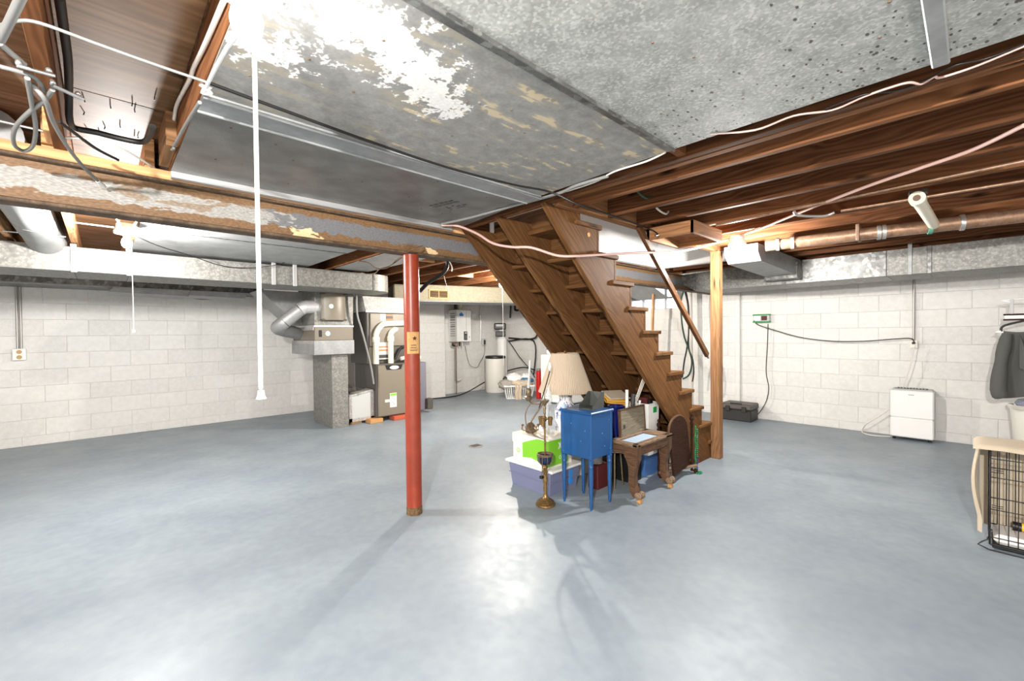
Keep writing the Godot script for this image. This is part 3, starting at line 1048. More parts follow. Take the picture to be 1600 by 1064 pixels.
# ---------------------------------------------------------------- ducts
func build_ducts():
	var b := MB.new()
	# main trunk along the left side
	var d := thing("trunk_duct", "long galvanized rectangular trunk duct hung before the left wall", "duct", V(0.5, 1.88, -5.6))
	var xs := [-2.6, -0.17, 0.19, 1.40, 1.62, 2.58]
	for k in 5:
		b = MB.new()
		b.bb(V(xs[k] + 0.001, 1.882, -6.0), V(xs[k + 1] - 0.001, 2.095, -5.35), 0.003)
		part(d, "duct_section", b, "galv")
	for k in range(1, 5):
		b = MB.new()
		b.bb(V(xs[k] - 0.020, 1.874, -5.362), V(xs[k] + 0.020, 2.118, -5.336), 0.003)
		part(d, "cleat", b, "galv_bright")
	# curved end turning to the back
	b = MB.new()
	var poly := PackedVector2Array([Vector2(2.58, 5.35)])
	for k in 9:
		var a := PI / 2 * k / 8.0
		poly.append(Vector2(2.58 + 0.33 * sin(a), 5.68 - 0.33 * cos(a)))
	poly.append(Vector2(2.91, 6.0)); poly.append(Vector2(2.58, 6.0))
	b.xf = Transform3D(Basis(V(1, 0, 0), V(0, 0, -1), V(0, 1, 0)), Vector3.ZERO)
	b.extrude(poly, 0.213, 1.882)
	part(d, "duct_elbow", b, "galv")
	b = MB.new()
	b.bb(V(2.574, 1.875, -5.358), V(2.592, 2.10, -5.342), 0.002)
	part(d, "cleat", b, "galv_dark")
	for x in [2.915]:
		b = MB.new()
		b.bb(V(x, 2.02, -5.66), V(x + 0.004, JB, -5.64))
		part(d, "hanger_strap", b, "galv_bright")
	# return duct against the left wall
	d = thing("return_duct", "dark spangled return duct along the top of the left wall", "duct", V(-0.5, 1.93, -7.5))
	xs = [-2.6, -0.55, -0.12, 0.62, 1.05, 1.75]
	for k in 5:
		b = MB.new()
		b.bb(V(xs[k] + 0.001, 1.925, -7.855), V(xs[k + 1] - 0.001, 2.12, -7.20), 0.003)
		part(d, "duct_section", b, "galv_dark")
	for k in range(1, 5):
		b = MB.new()
		b.bb(V(xs[k] - 0.02, 1.918, -7.212), V(xs[k] + 0.02, 2.12, -7.190), 0.002)
		part(d, "cleat", b, "galv_dark" if k % 2 else "galv")
	b = MB.new()
	b.bb(V(-2.6, 1.917, -7.21), V(1.75, 1.93, -7.19), 0.002)
	part(d, "bottom_flange", b, "galv_plain")
	var k2 := thing("duct_boot", "long shallow sheet metal boot under the return duct on the left wall", "duct", V(0.5, 1.84, -7.3))
	for q in [[0.11, 0.86], [0.87, 1.50]]:
		b = MB.new()
		var p := PackedVector2Array([Vector2(q[0], 1.915), Vector2(q[1], 1.915), Vector2(q[1] - 0.03, 1.835), Vector2(q[0] - 0.05, 1.85)])
		b.extrude(p, 0.55, -7.60)
		part(k2, "boot_section", b, "galv_plain")
	# round duct lying between the joists beyond the beam
	var rd := thing("round_duct", "pale round duct tucked between the joists at the left beyond the beam", "duct", V(-0.35, 2.2, -4.2))
	b = MB.new()
	b.tube([V(-0.355, 2.186, -2.9), V(-0.355, 2.186, -4.6)], 0.12, 20)
	part(rd, "pipe", b, "galv_plain")
	b = MB.new()
	b.tube([V(-0.355, 2.186, -4.6), V(-0.355, 2.18, -4.95), V(-0.345, 2.165, -5.2), V(-0.33, 2.12, -5.42)], 0.122, 20, true, 3)
	part(rd, "elbow", b, "galv_plain")
	# diagonal insulated duct near the far corner
	var fd := thing("insulated_duct", "cream insulated duct with a vent grille near the far corner", "duct", V(5.0, 1.85, -6.1))
	var dir := V(5.411 - 3.82, 0, -5.648 + 6.18).normalized()
	var nrm := V(-dir.z, 0, dir.x)   # out towards the camera
	var base := V(3.82, 0, -6.18)
	var fr := Transform3D(Basis(dir, Vector3.UP, nrm), base)
	b = MB.new()
	b.xf = fr
	b.bb(V(-0.25, 1.852, -0.55), V(3.0, 2.122, 0), 0.012)
	part(fd, "body", b, "insul")
	b = MB.new()
	b.xf = fr
	b.bb(V(-0.12, 1.845, -0.56), V(3.0, 1.856, 0.012), 0.003)
	part(fd, "bottom_edge", b, "galv_plain")
	var gx := 0.05
	var vent := MB.new()
	vent.xf = fr
	for q in [[V(0.10, 1.895, 0), V(0.44, 1.915, 0.014)], [V(0.10, 2.025, 0), V(0.44, 2.045, 0.014)], [V(0.10, 1.895, 0), V(0.12, 2.045, 0.014)], [V(0.42, 1.895, 0), V(0.44, 2.045, 0.014)], [V(0.264, 1.9, 0), V(0.276, 2.04, 0.014)]]:
		vent.bb(q[0], q[1], 0.002)
	var vg := part(fd, "vent_grille", vent, "buff", "buff vent grille with dark louvres")
	b = MB.new()
	b.xf = fr
	b.bb(V(0.12, 1.915, 0.0), V(0.42, 2.025, 0.002))
	part(vg, "backing", b, "oldwood")
	for k in 6:
		b = MB.new()
		b.xf = fr
		b.box(V(0.27, 1.925 + k * 0.018, 0.006), V(0.30, 0.0025, 0.006))
		part(vg, "louvre", b, "buff")
	# foil covered end meeting the trunk elbow
	b = MB.new()
	b.xf = fr
	b.bb(V(-0.46, 1.83, -0.60), V(-0.26, 2.115, -0.03), 0.02)
	part(fd, "taped_end", b, "insul")
	# right hand trunk along z
	d = thing("trunk_duct", "galvanized rectangular trunk duct hung along the right wall", "duct", V(6.2, 1.85, -1.0))
	var zs := [-2.60, -1.55, -0.62, -0.30, 2.58]
	for k in 4:
		b = MB.new()
		b.bb(V(5.9, 1.852, zs[k] + 0.001), V(6.55, 2.116, zs[k + 1] - 0.001), 0.003)
		part(d, "duct_section", b, "galv" if k != 1 else "galv_dark")
	for q in [[-0.44, 1.85, 2.19], [-0.30, 1.848, 2.118], [-1.55, 1.848, 2.118]]:
		b = MB.new()
		b.bb(V(5.890, q[1], q[0] - 0.016), V(5.90, q[2], q[0] + 0.016), 0.002)
		part(d, "hanger_strap" if q[2] > 2.15 else "cleat", b, "galv_plain" if q[2] > 2.15 else "galv_dark")
	# sloped far end dropping from the beam
	b = MB.new()
	var pl := PackedVector2Array([Vector2(-2.60, 1.852), Vector2(-2.60, 2.116), Vector2(-3.02, 2.10), Vector2(-2.68, 1.90)])
	b.xf = Transform3D(Basis(V(0, 0, 1), V(0, 1, 0), V(-1, 0, 0)), V(6.55, 0, 0))
	b.extrude(pl, 0.65)
	part(d, "sloped_end", b, "galv_dark")
	# take-off box crossing towards the stair header
	b = MB.new()
	pl = PackedVector2Array([Vector2(4.45, 2.05), Vector2(4.55, 1.965), Vector2(5.9, 1.93), Vector2(5.9, 2.12), Vector2(4.45, 2.12)])
	b.extrude(pl, 0.30, -1.68)
	part(d, "take_off", b, "galv_plain")
	b = MB.new()
	b.bb(V(5.70, 1.895, -1.70), V(5.895, 2.10, -1.36), 0.004)
	part(d, "take_off_collar", b, "galv_dark")
	# curved duct and tin above the glass block window
	var cd := thing("vent_hood", "curved grey sheet metal duct above the glass block window", "duct", V(6.7, 1.9, -4.2))
	b = MB.new()
	var f := func(u, v): return V(6.35 + 0.55 * u, 2.12 - 0.26 * pow(sin(u * PI / 2), 1.6), -4.75 + 1.1 * v + u * 0.25)
	b.grid(f, 12, 3)
	part(cd, "curved_sheet", b, "galv_plain")
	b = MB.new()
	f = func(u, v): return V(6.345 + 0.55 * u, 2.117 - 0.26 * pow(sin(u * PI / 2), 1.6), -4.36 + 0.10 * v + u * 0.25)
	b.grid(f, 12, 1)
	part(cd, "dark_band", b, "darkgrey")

# ---------------------------------------------------------------- furnace and return drop
func build_furnace():
	var fu := thing("furnace", "taupe upright furnace with white flue pipes beside the left wall", "furnace", V(3.3, 0, -6.4))
	var b := MB.new()
	b.bb(V(2.955, 0.065, -6.85), V(3.69, 0.868, -6.10), 0.008)
	part(fu, "cabinet", b, "taupe_dark")
	b = MB.new()
	b.bb(V(2.975, 0.075, -6.11), V(3.675, 0.845, -6.075), 0.012)
	var door := part(fu, "front_panel", b, "taupe")
	b = MB.new()
	b.extrude(PackedVector2Array([Vector2(3.09, 0.845), Vector2(3.38, 0.845), Vector2(3.35, 0.775), Vector2(3.12, 0.775)]), 0.012, -6.078)
	part(door, "handle_recess", b, "black")
	b = MB.new()
	b.xf = Transform3D(Basis(Vector3.RIGHT, PI / 2), V(3.235, 0.805, -6.066))
	b.lathe([[0.0, 0.0], [0.075, 0.0], [0.075, 0.006], [0.065, 0.010], [0.0, 0.010]], 24, Vector3.ZERO, 0.38)
	part(door, "badge", b, "white")
	var tx := part(door, "badge_lettering", text("LENNOX", 0.028), "red")
	tx.position = V(3.235, 0.805, -6.054) - fu.position
	b = MB.new()
	b.bb(V(3.16, 0.20, -6.078), V(3.27, 0.415, -6.071), 0.001)
	var lab := part(door, "energy_label", b, "white")
	b = MB.new()
	b.bb(V(3.165, 0.375, -6.0715), V(3.265, 0.41, -6.0695))
	part(door, "label_print", b, "green_print")
	for k in 6:
		b = MB.new()
		b.bb(V(3.185, 0.225 + k * 0.023, -6.0715), V(3.245, 0.232 + k * 0.023, -6.0695))
		part(door, "label_print", b, "printgrey")
	b = MB.new()
	b.bb(V(3.08, 0.285, -6.078), V(3.16, 0.325, -6.072), 0.001)
	part(door, "sticker", b, "white")
	# evaporator coil case and foil plenum above
	b = MB.new()
	b.bb(V(2.88, 0.868, -6.82), V(3.60, 1.655, -6.22), 0.008)
	part(fu, "coil_case", b, "taupe_dark")
	b = MB.new()
	b.bb(V(2.92, 1.13, -6.225), V(3.55, 1.63, -6.195), 0.008)
	part(fu, "coil_panel", b, "taupe")
	b = MB.new()
	b.bb(V(2.90, 0.87, -6.225), V(3.05, 1.12, -6.20), 0.004)
	b.bb(V(3.05, 0.87, -6.40), V(3.60, 1.12, -6.38), 0.004)
	part(fu, "burner_recess", b, "taupe")
	b = MB.new()
	var q0 := [V(2.86, 1.655, -6.20), V(3.60, 1.655, -6.20), V(3.60, 1.655, -6.82), V(2.86, 1.655, -6.82)]
	var q1 := [V(2.78, 1.875, -6.14), V(3.55, 1.875, -6.14), V(3.55, 1.875, -6.86), V(2.78, 1.875, -6.86)]
	for k in 4:
		b.qo(q0[k], q0[(k + 1) % 4], q1[(k + 1) % 4], q1[k], (q0[k] + q0[(k + 1) % 4]) * 0.5 - V(3.2, 1.655, -6.5))
	b.quad(q1[0], q1[1], q1[2], q1[3])
	part(fu, "foil_plenum", b, "foil")
	b = MB.new()
	b.bb(V(2.85, 1.640, -6.205), V(3.61, 1.685, -6.185), 0.004)
	part(fu, "foil_tape", b, "tape")
	# labels on the coil case
	for r in [[V(3.08, 1.52, -6.196), V(3.17, 1.62, -6.19), "white"], [V(3.175, 1.53, -6.196), V(3.29, 1.62, -6.19), "darkgrey"], [V(3.175, 1.595, -6.191), V(3.29, 1.615, -6.188), "orange_print"], [V(3.175, 1.535, -6.191), V(3.29, 1.55, -6.188), "orange_print"], [V(3.03, 0.93, -6.20), V(3.21, 1.19, -6.185), "lightgrey"], [V(3.04, 1.11, -6.186), V(3.20, 1.13, -6.183), "orange_print"], [V(3.04, 1.06, -6.186), V(3.20, 1.08, -6.183), "orange_print"], [V(3.04, 0.95, -6.186), V(3.20, 1.00, -6.183), "darkgrey"]]:
		b = MB.new()
		b.bb(r[0], r[1])
		part(fu, "rating_label", b, r[2])
	# flue pipes
	b = MB.new()
	b.tube([V(2.985, 0.868, -6.15), V(2.985, 1.23, -6.15), V(3.0, 1.34, -6.15), V(3.07, 1.44, -6.15), V(3.18, 1.475, -6.15), V(3.56, 1.487, -6.15)], 0.042, 14, true, 3)
	part(fu, "flue_pipe", b, "pvc")
	b = MB.new()
	b.lathe([[0.046, 1.19], [0.056, 1.195], [0.056, 1.27], [0.046, 1.275]], 14, V(2.985, 0, -6.15))
	part(fu, "pipe_collar", b, "pvc")
	b = MB.new()
	b.tube([V(3.225, 0.868, -6.15), V(3.225, 1.24, -6.15), V(3.24, 1.33, -6.16), V(3.32, 1.385, -6.2), V(3.45, 1.395, -6.3)], 0.042, 14, true, 3)
	part(fu, "flue_pipe", b, "pvc")
	b = MB.new()
	b.lathe([[0.043, 1.20], [0.053, 1.205], [0.053, 1.28], [0.043, 1.285]], 14, V(3.225, 0, -6.15))
	part(fu, "pipe_collar", b, "pvc")
	b = MB.new()
	b.tube([V(3.52, 1.40, -6.15), V(3.52, 1.16, -6.15), V(3.42, 1.11, -6.15), V(3.38, 1.06, -6.17), V(3.30, 0.92, -6.17)], 0.02, 8, true, 3)
	part(fu, "drain_tube", b, "black")
	b = MB.new()
	b.tube([V(3.38, 0.93, -6.12), V(3.55, 0.95, -6.12), V(3.72, 0.93, -6.12)], 0.03, 10, true, 3)
	part(fu, "drain_trap", b, "pvc")
	# lavender end panel and gas fitting
	b = MB.new()
	b.bb(V(3.74, 0.045, -6.75), V(3.935, 0.845, -6.28), 0.01)
	part(fu, "end_panel", b, "lavender")
	b = MB.new()
	b.bb(V(3.90, 0.06, -6.30), V(4.0, 0.24, -6.18), 0.012)
	part(fu, "junction_box", b, "taupe_dark")
	# return elbow between drop and furnace
	b = MB.new()
	b.extrude(PackedVector2Array([Vector2(2.575, 0.04), Vector2(2.953, 0.04), Vector2(2.953, 0.465), Vector2(2.575, 0.405)]), 0.55, -6.74)
	part(fu, "return_elbow", b, "lightgrey")
	for r in [[V(2.576, 0.04, 0), V(2.953, 0.09, 0)], [V(2.576, 0.04, 0), V(2.62, 0.41, 0)], [V(2.905, 0.04, 0), V(2.953, 0.46, 0)]]:
		b = MB.new()
		b.bb(r[0] + V(0, 0, -6.192), r[1] + V(0, 0, -6.186))
		part(fu, "foil_tape", b, "tape")
	b = MB.new()
	b.bar(V(2.578, 0.415, -6.3), V(2.95, 0.475, -6.3), 0.24, 0.03, 0.01)
	part(fu, "foil_tape", b, "foil")
	b = MB.new()
	b.bb(V(2.58, 0.47, -6.55), V(2.72, 0.55, -6.25), 0.02)
	part(fu, "damper_motor", b, "taupe_dark")
	for r in [["support_block", V(2.83, 0.0, -6.22), V(3.03, 0.062, -6.04), "woodblock"], ["support_block", V(2.62, 0.0, -6.40), V(2.78, 0.038, -6.22), "woodblock"], ["support_brick", V(3.20, 0.0, -6.20), V(3.62, 0.062, -6.02), "orange_brick"]]:
		b = MB.new()
		b.bb(r[1], r[2], 0.006)
		single(r[0], b, r[3], {"support_brick": "orange brick propping the right front of the furnace", "support_block": "wooden block under the left front corner of the furnace" if r[1].x > 2.8 else "small wooden block under the return elbow left of the furnace"}[r[0]], "brick" if r[0] == "support_brick" else "block")
	# return drop with filter cabinet and humidifier
	var rd := thing("return_drop", "tall galvanized return duct drop standing on the floor left of the furnace", "duct", V(2.43, 0, -6.5))
	b = MB.new()
	b.bb(V(2.318, 0, -6.88), V(2.545, 1.04, -6.13), 0.003)
	part(rd, "duct", b, "galv")
	b = MB.new()
	b.bb(V(2.545, 0.0, -6.80), V(2.57, 1.04, -6.30), 0.002)
	part(rd, "side_seam", b, "galv_plain")
	b = MB.new()
	b.bb(V(2.06, 1.04, -7.0), V(2.61, 1.236, -6.05), 0.004)
	part(rd, "filter_rack", b, "galv_plain")
	b = MB.new()
	b.bb(V(2.072, 1.236, -6.97), V(2.60, 1.42, -6.06), 0.006)
	var fc := part(rd, "filter_cabinet", b, "taupe")
	b = MB.new()
	b.bb(V(2.125, 1.285, -6.062), V(2.165, 1.375, -6.055), 0.002)
	part(fc, "latch_slot", b, "black")
	b = MB.new()
	b.xf = Transform3D(Basis(Vector3.RIGHT, PI / 2), V(2.245, 1.33, -6.06))
	b.lathe([[0.0, 0.0], [0.032, 0.0], [0.032, 0.004], [0.0, 0.004]], 20)
	part(fc, "round_badge", b, "badge")
	for y in [1.235, 1.42]:
		b = MB.new()
		b.bb(V(2.055, y - 0.045, -6.97), V(2.066 if y > 1.3 else 2.058, y, -6.07))
		part(rd, "foil_tape", b, "tape")
	b = MB.new()
	var r0 := [V(2.08, 1.42, -6.09), V(2.61, 1.42, -6.09), V(2.61, 1.42, -6.92), V(2.08, 1.42, -6.92)]
	var r1 := [V(2.10, 1.96, -6.11), V(2.63, 1.96, -6.11), V(2.63, 1.96, -6.80), V(2.10, 1.96, -6.80)]
	for k in 4: b.qo(r0[k], r0[(k + 1) % 4], r1[(k + 1) % 4], r1[k], (r0[k] + r0[(k + 1) % 4]) * 0.5 - V(2.35, 1.42, -6.5))
	b.quad(r1[0], r1[1], r1[2], r1[3])
	part(rd, "upper_plenum", b, "galv")
	b = MB.new()
	b.bb(V(2.07, 1.415, -6.93), V(2.62, 1.445, -6.08), 0.004)
	part(rd, "plenum_flange", b, "galv_bright")
	b = MB.new()
	b.extrude(PackedVector2Array([Vector2(1.55, 1.93), Vector2(2.10, 1.93), Vector2(2.10, 1.46), Vector2(1.98, 1.50)]), 0.55, -7.15)
	part(rd, "sloped_transition", b, "galv_plain")
	# humidifier
	var hu := thing("humidifier", "taupe furnace humidifier with a round sticker on the return plenum", "humidifier", V(2.33, 1.5, -6.05))
	b = MB.new()
	var ff := func(u, v): return V(2.165 + 0.33 * u, 1.515 + 0.365 * v, -6.09 + 0.10 * sqrt(maxf(0.0, sin(PI * clampf(u * 0.94 + 0.03, 0, 1)))) * (0.86 + 0.14 * sin(PI * v)))
	b.grid(ff, 16, 10)
	b.bb(V(2.165, 1.515, -6.088), V(2.495, 1.88, -6.075), 0.003)
	part(hu, "cover", b, "taupe")
	b = MB.new()
	b.bb(V(2.155, 1.86, -6.088), V(2.505, 1.89, -6.03), 0.008)
	part(hu, "end_rim", b, "taupe_dark")
	b = MB.new()
	b.bb(V(2.155, 1.505, -6.088), V(2.505, 1.53, -6.03), 0.008)
	part(hu, "end_rim", b, "taupe_dark")
	b = MB.new()
	b.xf = Transform3D(Basis(Vector3.RIGHT, PI / 2), V(2.27, 1.70, -5.988))
	b.lathe([[0.0, 0.0], [0.030, 0.0], [0.030, 0.003], [0.0, 0.003]], 20)
	part(hu, "round_sticker", b, "badge")
	var bp := thing("bypass_duct", "shiny round bypass duct running from the humidifier back to the wall", "duct", V(1.9, 1.5, -6.2))
	b = MB.new()
	b.tube([V(2.17, 1.69, -6.16), V(2.06, 1.69, -6.16), V(1.98, 1.685, -6.17), V(1.93, 1.655, -6.18)], 0.088, 18, true, 3)
	part(bp, "elbow", b, "galv_bright")
	b = MB.new()
	b.tube([V(1.93, 1.655, -6.18), V(1.755, 1.49, -6.24)], 0.086, 18)
	part(bp, "pipe", b, "galv_plain")
	b = MB.new()
	b.tube([V(1.755, 1.49, -6.24), V(1.715, 1.45, -6.27), V(1.72, 1.40, -6.38), V(2.02, 1.34, -6.6)], 0.087, 18, true, 4)
	part(bp, "elbow", b, "galv_plain")
	for q in [V(2.10, 1.69, -6.16), V(2.0, 1.688, -6.165)]:
		b = MB.new()
		b.tube([q - V(0.006, 0, 0), q + V(0.006, 0, 0)], 0.091, 18)
		part(bp, "seam_ring", b, "galv_bright")
# ---------------------------------------------------------------- far corner: water heater, softener, laundry
func build_far_corner():
	var b := MB.new()
	var t := thing("water_heater", "white wall hung tankless water heater with a blue logo", "water heater", V(5.68, 1.14, -7.7))
	b = MB.new()
	b.bb(V(5.49, 1.14, -7.855), V(5.875, 1.83, -7.53), 0.012)
	var body := part(t, "case", b, "white_gloss")
	b = MB.new()
	b.bb(V(5.735, 1.16, -7.532), V(5.739, 1.81, -7.527))
	part(t, "front_seam", b, "printgrey")
	b = MB.new()
	b.extrude(PackedVector2Array([Vector2(5.555, 1.69), Vector2(5.66, 1.69), Vector2(5.66, 1.735), Vector2(5.635, 1.745), Vector2(5.61, 1.775), Vector2(5.58, 1.75), Vector2(5.555, 1.735)]), 0.003, -7.531)
	part(t, "blue_logo", b, "lightblue_logo")
	b = MB.new()
	b.bb(V(5.665, 1.175, -7.535), V(5.755, 1.36, -7.515), 0.006)
	var cp := part(t, "control_panel", b, "darkgrey")
	b = MB.new()
	b.bb(V(5.685, 1.31, -7.516), V(5.735, 1.345, -7.512))
	part(cp, "display", b, "lightgrey")
	for k in 3:
		b = MB.new()
		b.bb(V(5.682, 1.20 + k * 0.03, -7.516), V(5.738, 1.215 + k * 0.03, -7.513))
		part(cp, "button", b, "printgrey")
	b = MB.new()
	b.bb(V(5.80, 1.22, -7.531), V(5.83, 1.26, -7.527))
	part(t, "sticker", b, "lightgrey")
	for k in 11:
		b = MB.new()
		var h := 0.030 if k in [4, 7, 8] else 0.014
		b.bb(V(5.484, 1.26 + k * 0.048, -7.78 + 0.01 * (k % 3)), V(5.4905, 1.26 + k * 0.048 + h, -7.60))
		part(t, "printed_label", b, "printgrey")
	for q in [[5.56, 0.022, "copper"], [5.66, 0.018, "black"], [5.74, 0.016, "silver"]]:
		b = MB.new()
		b.tube([V(q[0], 1.14, -7.68), V(q[0], 1.04, -7.68)], q[1], 10)
		part(t, "fitting", b, q[2])
	b = MB.new()
	b.tube([V(5.50, 1.12, -7.70), V(5.50, 1.06, -7.70), V(5.60, 1.05, -7.70)], 0.02, 8, true, 3)
	part(t, "gas_pipe", b, "black")
	b = MB.new()
	b.tube([V(5.70, 1.83, -7.70), V(5.70, 2.0, -7.70)], 0.05, 14)
	part(t, "vent_pipe", b, "pvc")
	b = MB.new()
	b.tube([V(5.58, 1.83, -7.70), V(5.58, 2.0, -7.70)], 0.035, 14)
	part(t, "intake_pipe", b, "darkgrey")
	# softener
	t = thing("brine_tank", "cream round water softener salt tank with a black lid", "tank", V(6.42, 0, -7.37))
	b = MB.new()
	b.lathe([[0.0, 0.0], [0.215, 0.0], [0.225, 0.02], [0.225, 0.755], [0.0, 0.755]], 28, V(6.42, 0, -7.37))
	part(t, "body", b, "cream")
	b = MB.new()
	b.lathe([[0.0, 0.75], [0.228, 0.75], [0.232, 0.775], [0.228, 0.80], [0.20, 0.812], [0.0, 0.815]], 28, V(6.42, 0, -7.37))
	part(t, "lid", b, "black")
	t = thing("water_softener", "slim white softener tank with a dark control head behind the salt tank", "water softener", V(6.78, 0, -7.55))
	b = MB.new()
	b.lathe([[0.0, 0.0], [0.115, 0.0], [0.12, 0.03], [0.12, 1.16], [0.09, 1.22], [0.05, 1.24], [0.0, 1.24]], 22, V(6.78, 0, -7.55))
	part(t, "tank", b, "white")
	var fr := Transform3D(Basis(Vector3.UP, -0.755), V(6.76, 0, -7.53))
	b = MB.new()
	b.xf = fr
	b.bb(V(-0.14, 1.24, -0.10), V(0.09, 1.36, 0.10), 0.015)
	part(t, "valve_body", b, "black")
	b = MB.new()
	b.xf = fr
	b.bb(V(-0.17, 1.40, -0.12), V(0.10, 1.55, 0.12), 0.02)
	var hd := part(t, "control_head", b, "black")
	b = MB.new()
	b.xf = fr
	b.bb(V(-0.12, 1.47, 0.118), V(0.03, 1.52, 0.126), 0.002)
	part(hd, "display", b, "lightgrey")
	b = MB.new()
	b.xf = fr
	b.bb(V(-0.05, 1.34, -0.05), V(0.05, 1.42, 0.05), 0.01)
	part(t, "riser", b, "lightgrey")
	# outlet by the corner
	t = thing("wall_outlet", "double outlet box on the left wall beside the water softener", "outlet", V(6.47, 1.1, -7.84))
	b = MB.new()
	b.bb(V(6.42, 1.03, -7.86), V(6.53, 1.19, -7.81), 0.006)
	part(t, "box", b, "lightgrey")
	b = MB.new()
	b.bb(V(6.45, 1.06, -7.812), V(6.50, 1.16, -7.80), 0.004)
	part(t, "plug", b, "black")
	# laundry basket turned across the view
	var lf := Transform3D(Basis(Vector3.UP, -0.70), V(6.13, 0, -6.33))
	t = thing("laundry_basket", "white slatted plastic laundry basket on the floor by the far wall", "basket", V(6.13, 0, -6.33))
	b = MB.new()
	b.xf = lf
	b.bb(V(-0.255, 0.0, -0.17), V(0.255, 0.015, 0.17), 0.004)
	part(t, "bottom", b, "white")
	b = MB.new()
	b.xf = lf
	for q in [[V(-0.31, 0.245, 0.20), V(0.31, 0.275, 0.225)], [V(-0.31, 0.245, -0.225), V(0.31, 0.275, -0.20)], [V(-0.31, 0.245, -0.21), V(-0.285, 0.275, 0.21)], [V(0.285, 0.245, -0.21), V(0.31, 0.275, 0.21)]]:
		b.bb(q[0], q[1], 0.006)
	part(t, "rim", b, "white")
	for k in 15:
		var u := -0.245 + 0.035 * k
		for s in [-1.0, 1.0]:
			b = MB.new()
			b.xf = lf
			b.bar(V(u, 0.01, 0.168 * s), V(u * 1.17, 0.25, 0.212 * s), 0.018, 0.006)
			part(t, "slat", b, "white")
	for k in 9:
		var u := -0.14 + 0.035 * k
		for s in [-1.0, 1.0]:
			b = MB.new()
			b.xf = lf
			b.bar(V(0.252 * s, 0.01, u), V(0.298 * s, 0.25, u * 1.17), 0.006, 0.018)
			part(t, "slat", b, "white")
	var nz := FastNoiseLite.new()
	nz.seed = 5
	nz.frequency = 0.22
	nz.fractal_octaves = 3
	for q in [["white sheet", V(-0.10, 0.39, 0.0), V(0.17, 0.11, 0.15), "linen", "crumpled white sheet heaped on top of the laundry basket"], ["white", V(0.15, 0.385, -0.05), V(0.12, 0.10, 0.13), "linen", "smaller white cloth at the right of the laundry heap"], ["blue", V(0.15, 0.355, 0.07), V(0.15, 0.06, 0.11), "cloth_blue", "blue cloth tucked in the right of the laundry heap"], ["grey", V(-0.25, 0.28, 0.10), V(0.15, 0.11, 0.13), "cloth_grey", "grey clothing hanging over the left end of the laundry basket"], ["tan", V(0.02, 0.31, 0.10), V(0.20, 0.07, 0.13), "cloth_tan", "tan garment in the middle of the laundry heap"], ["pale", V(0.12, 0.30, 0.15), V(0.13, 0.08, 0.11), "canvas", "beige rolled garment at the front of the laundry heap"], ["dark", V(-0.27, 0.38, 0.06), V(0.05, 0.06, 0.06), "darkgrey", "small black sock at the left of the laundry heap"]]:
		b = MB.new()
		b.xf = lf
		b.ball(q[1], q[2], 28, 18, nz, 0.30)
		single("laundry_item", b, q[3], q[4], "clothing")
	b = MB.new()
	b.xf = lf
	b.grid(func(u, v): return V(-0.09 + 0.13 * u + 0.01 * sin(v * 9.0), 0.30 - 0.31 * pow(v, 1.1) + 0.02 * sin(u * 9.0) * (1.0 - v), 0.235 + 0.02 * sin(u * 14.0 + v * 3.0) + 0.02 * v), 20, 14)
	single("laundry_item", b, "cloth_tan", "tan sleeve hanging down the front of the laundry basket", "clothing")
	b = MB.new()
	b.bb(V(6.27, 0.0, -5.985), V(6.37, 0.55, -5.895), 0.01)
	var rb := thing("red_canister", "tall red canister standing between the laundry basket and the washer", "canister", V(6.3, 0, -5.94))
	part(rb, "body", b, "red")
	b = MB.new()
	b.bb(V(6.27, 0.55, -5.985), V(6.37, 0.60, -5.895), 0.012)
	part(rb, "cap", b, "greyc")
	# washer
	t = thing("washing_machine", "white washing machine half hidden behind the staircase", "washer", V(6.33, 0, -5.25))
	b = MB.new()
	b.bb(V(6.02, 0.02, -5.62), V(6.68, 0.90, -4.96), 0.018)
	part(t, "cabinet", b, "white_gloss")
	b = MB.new()
	b.bb(V(6.012, 0.12, -5.55), V(6.024, 0.84, -5.03), 0.004)
	part(t, "front_panel", b, "cream")
	b = MB.new()
	b.bb(V(6.50, 0.90, -5.60), V(6.68, 1.06, -4.98), 0.015)
	part(t, "console", b, "white")
	t = thing("detergent_bottle", "white detergent bottle with an orange cap on the washing machine", "bottle", V(6.15, 0.9, -5.45))
	b = MB.new()
	b.bb(V(6.08, 0.902, -5.53), V(6.20, 1.16, -5.36), 0.02)
	part(t, "body", b, "white")
	b = MB.new()
	b.lathe([[0.0, 0.902], [0.045, 0.902], [0.045, 0.985], [0.0, 0.985]], 14, V(6.10, 0, -5.30))
	part(t, "cap", b, "redcap")
	b = MB.new()
	b.bb(V(6.075, 0.99, -5.51), V(6.081, 1.08, -5.38))
	part(t, "label", b, "lightblue_logo")

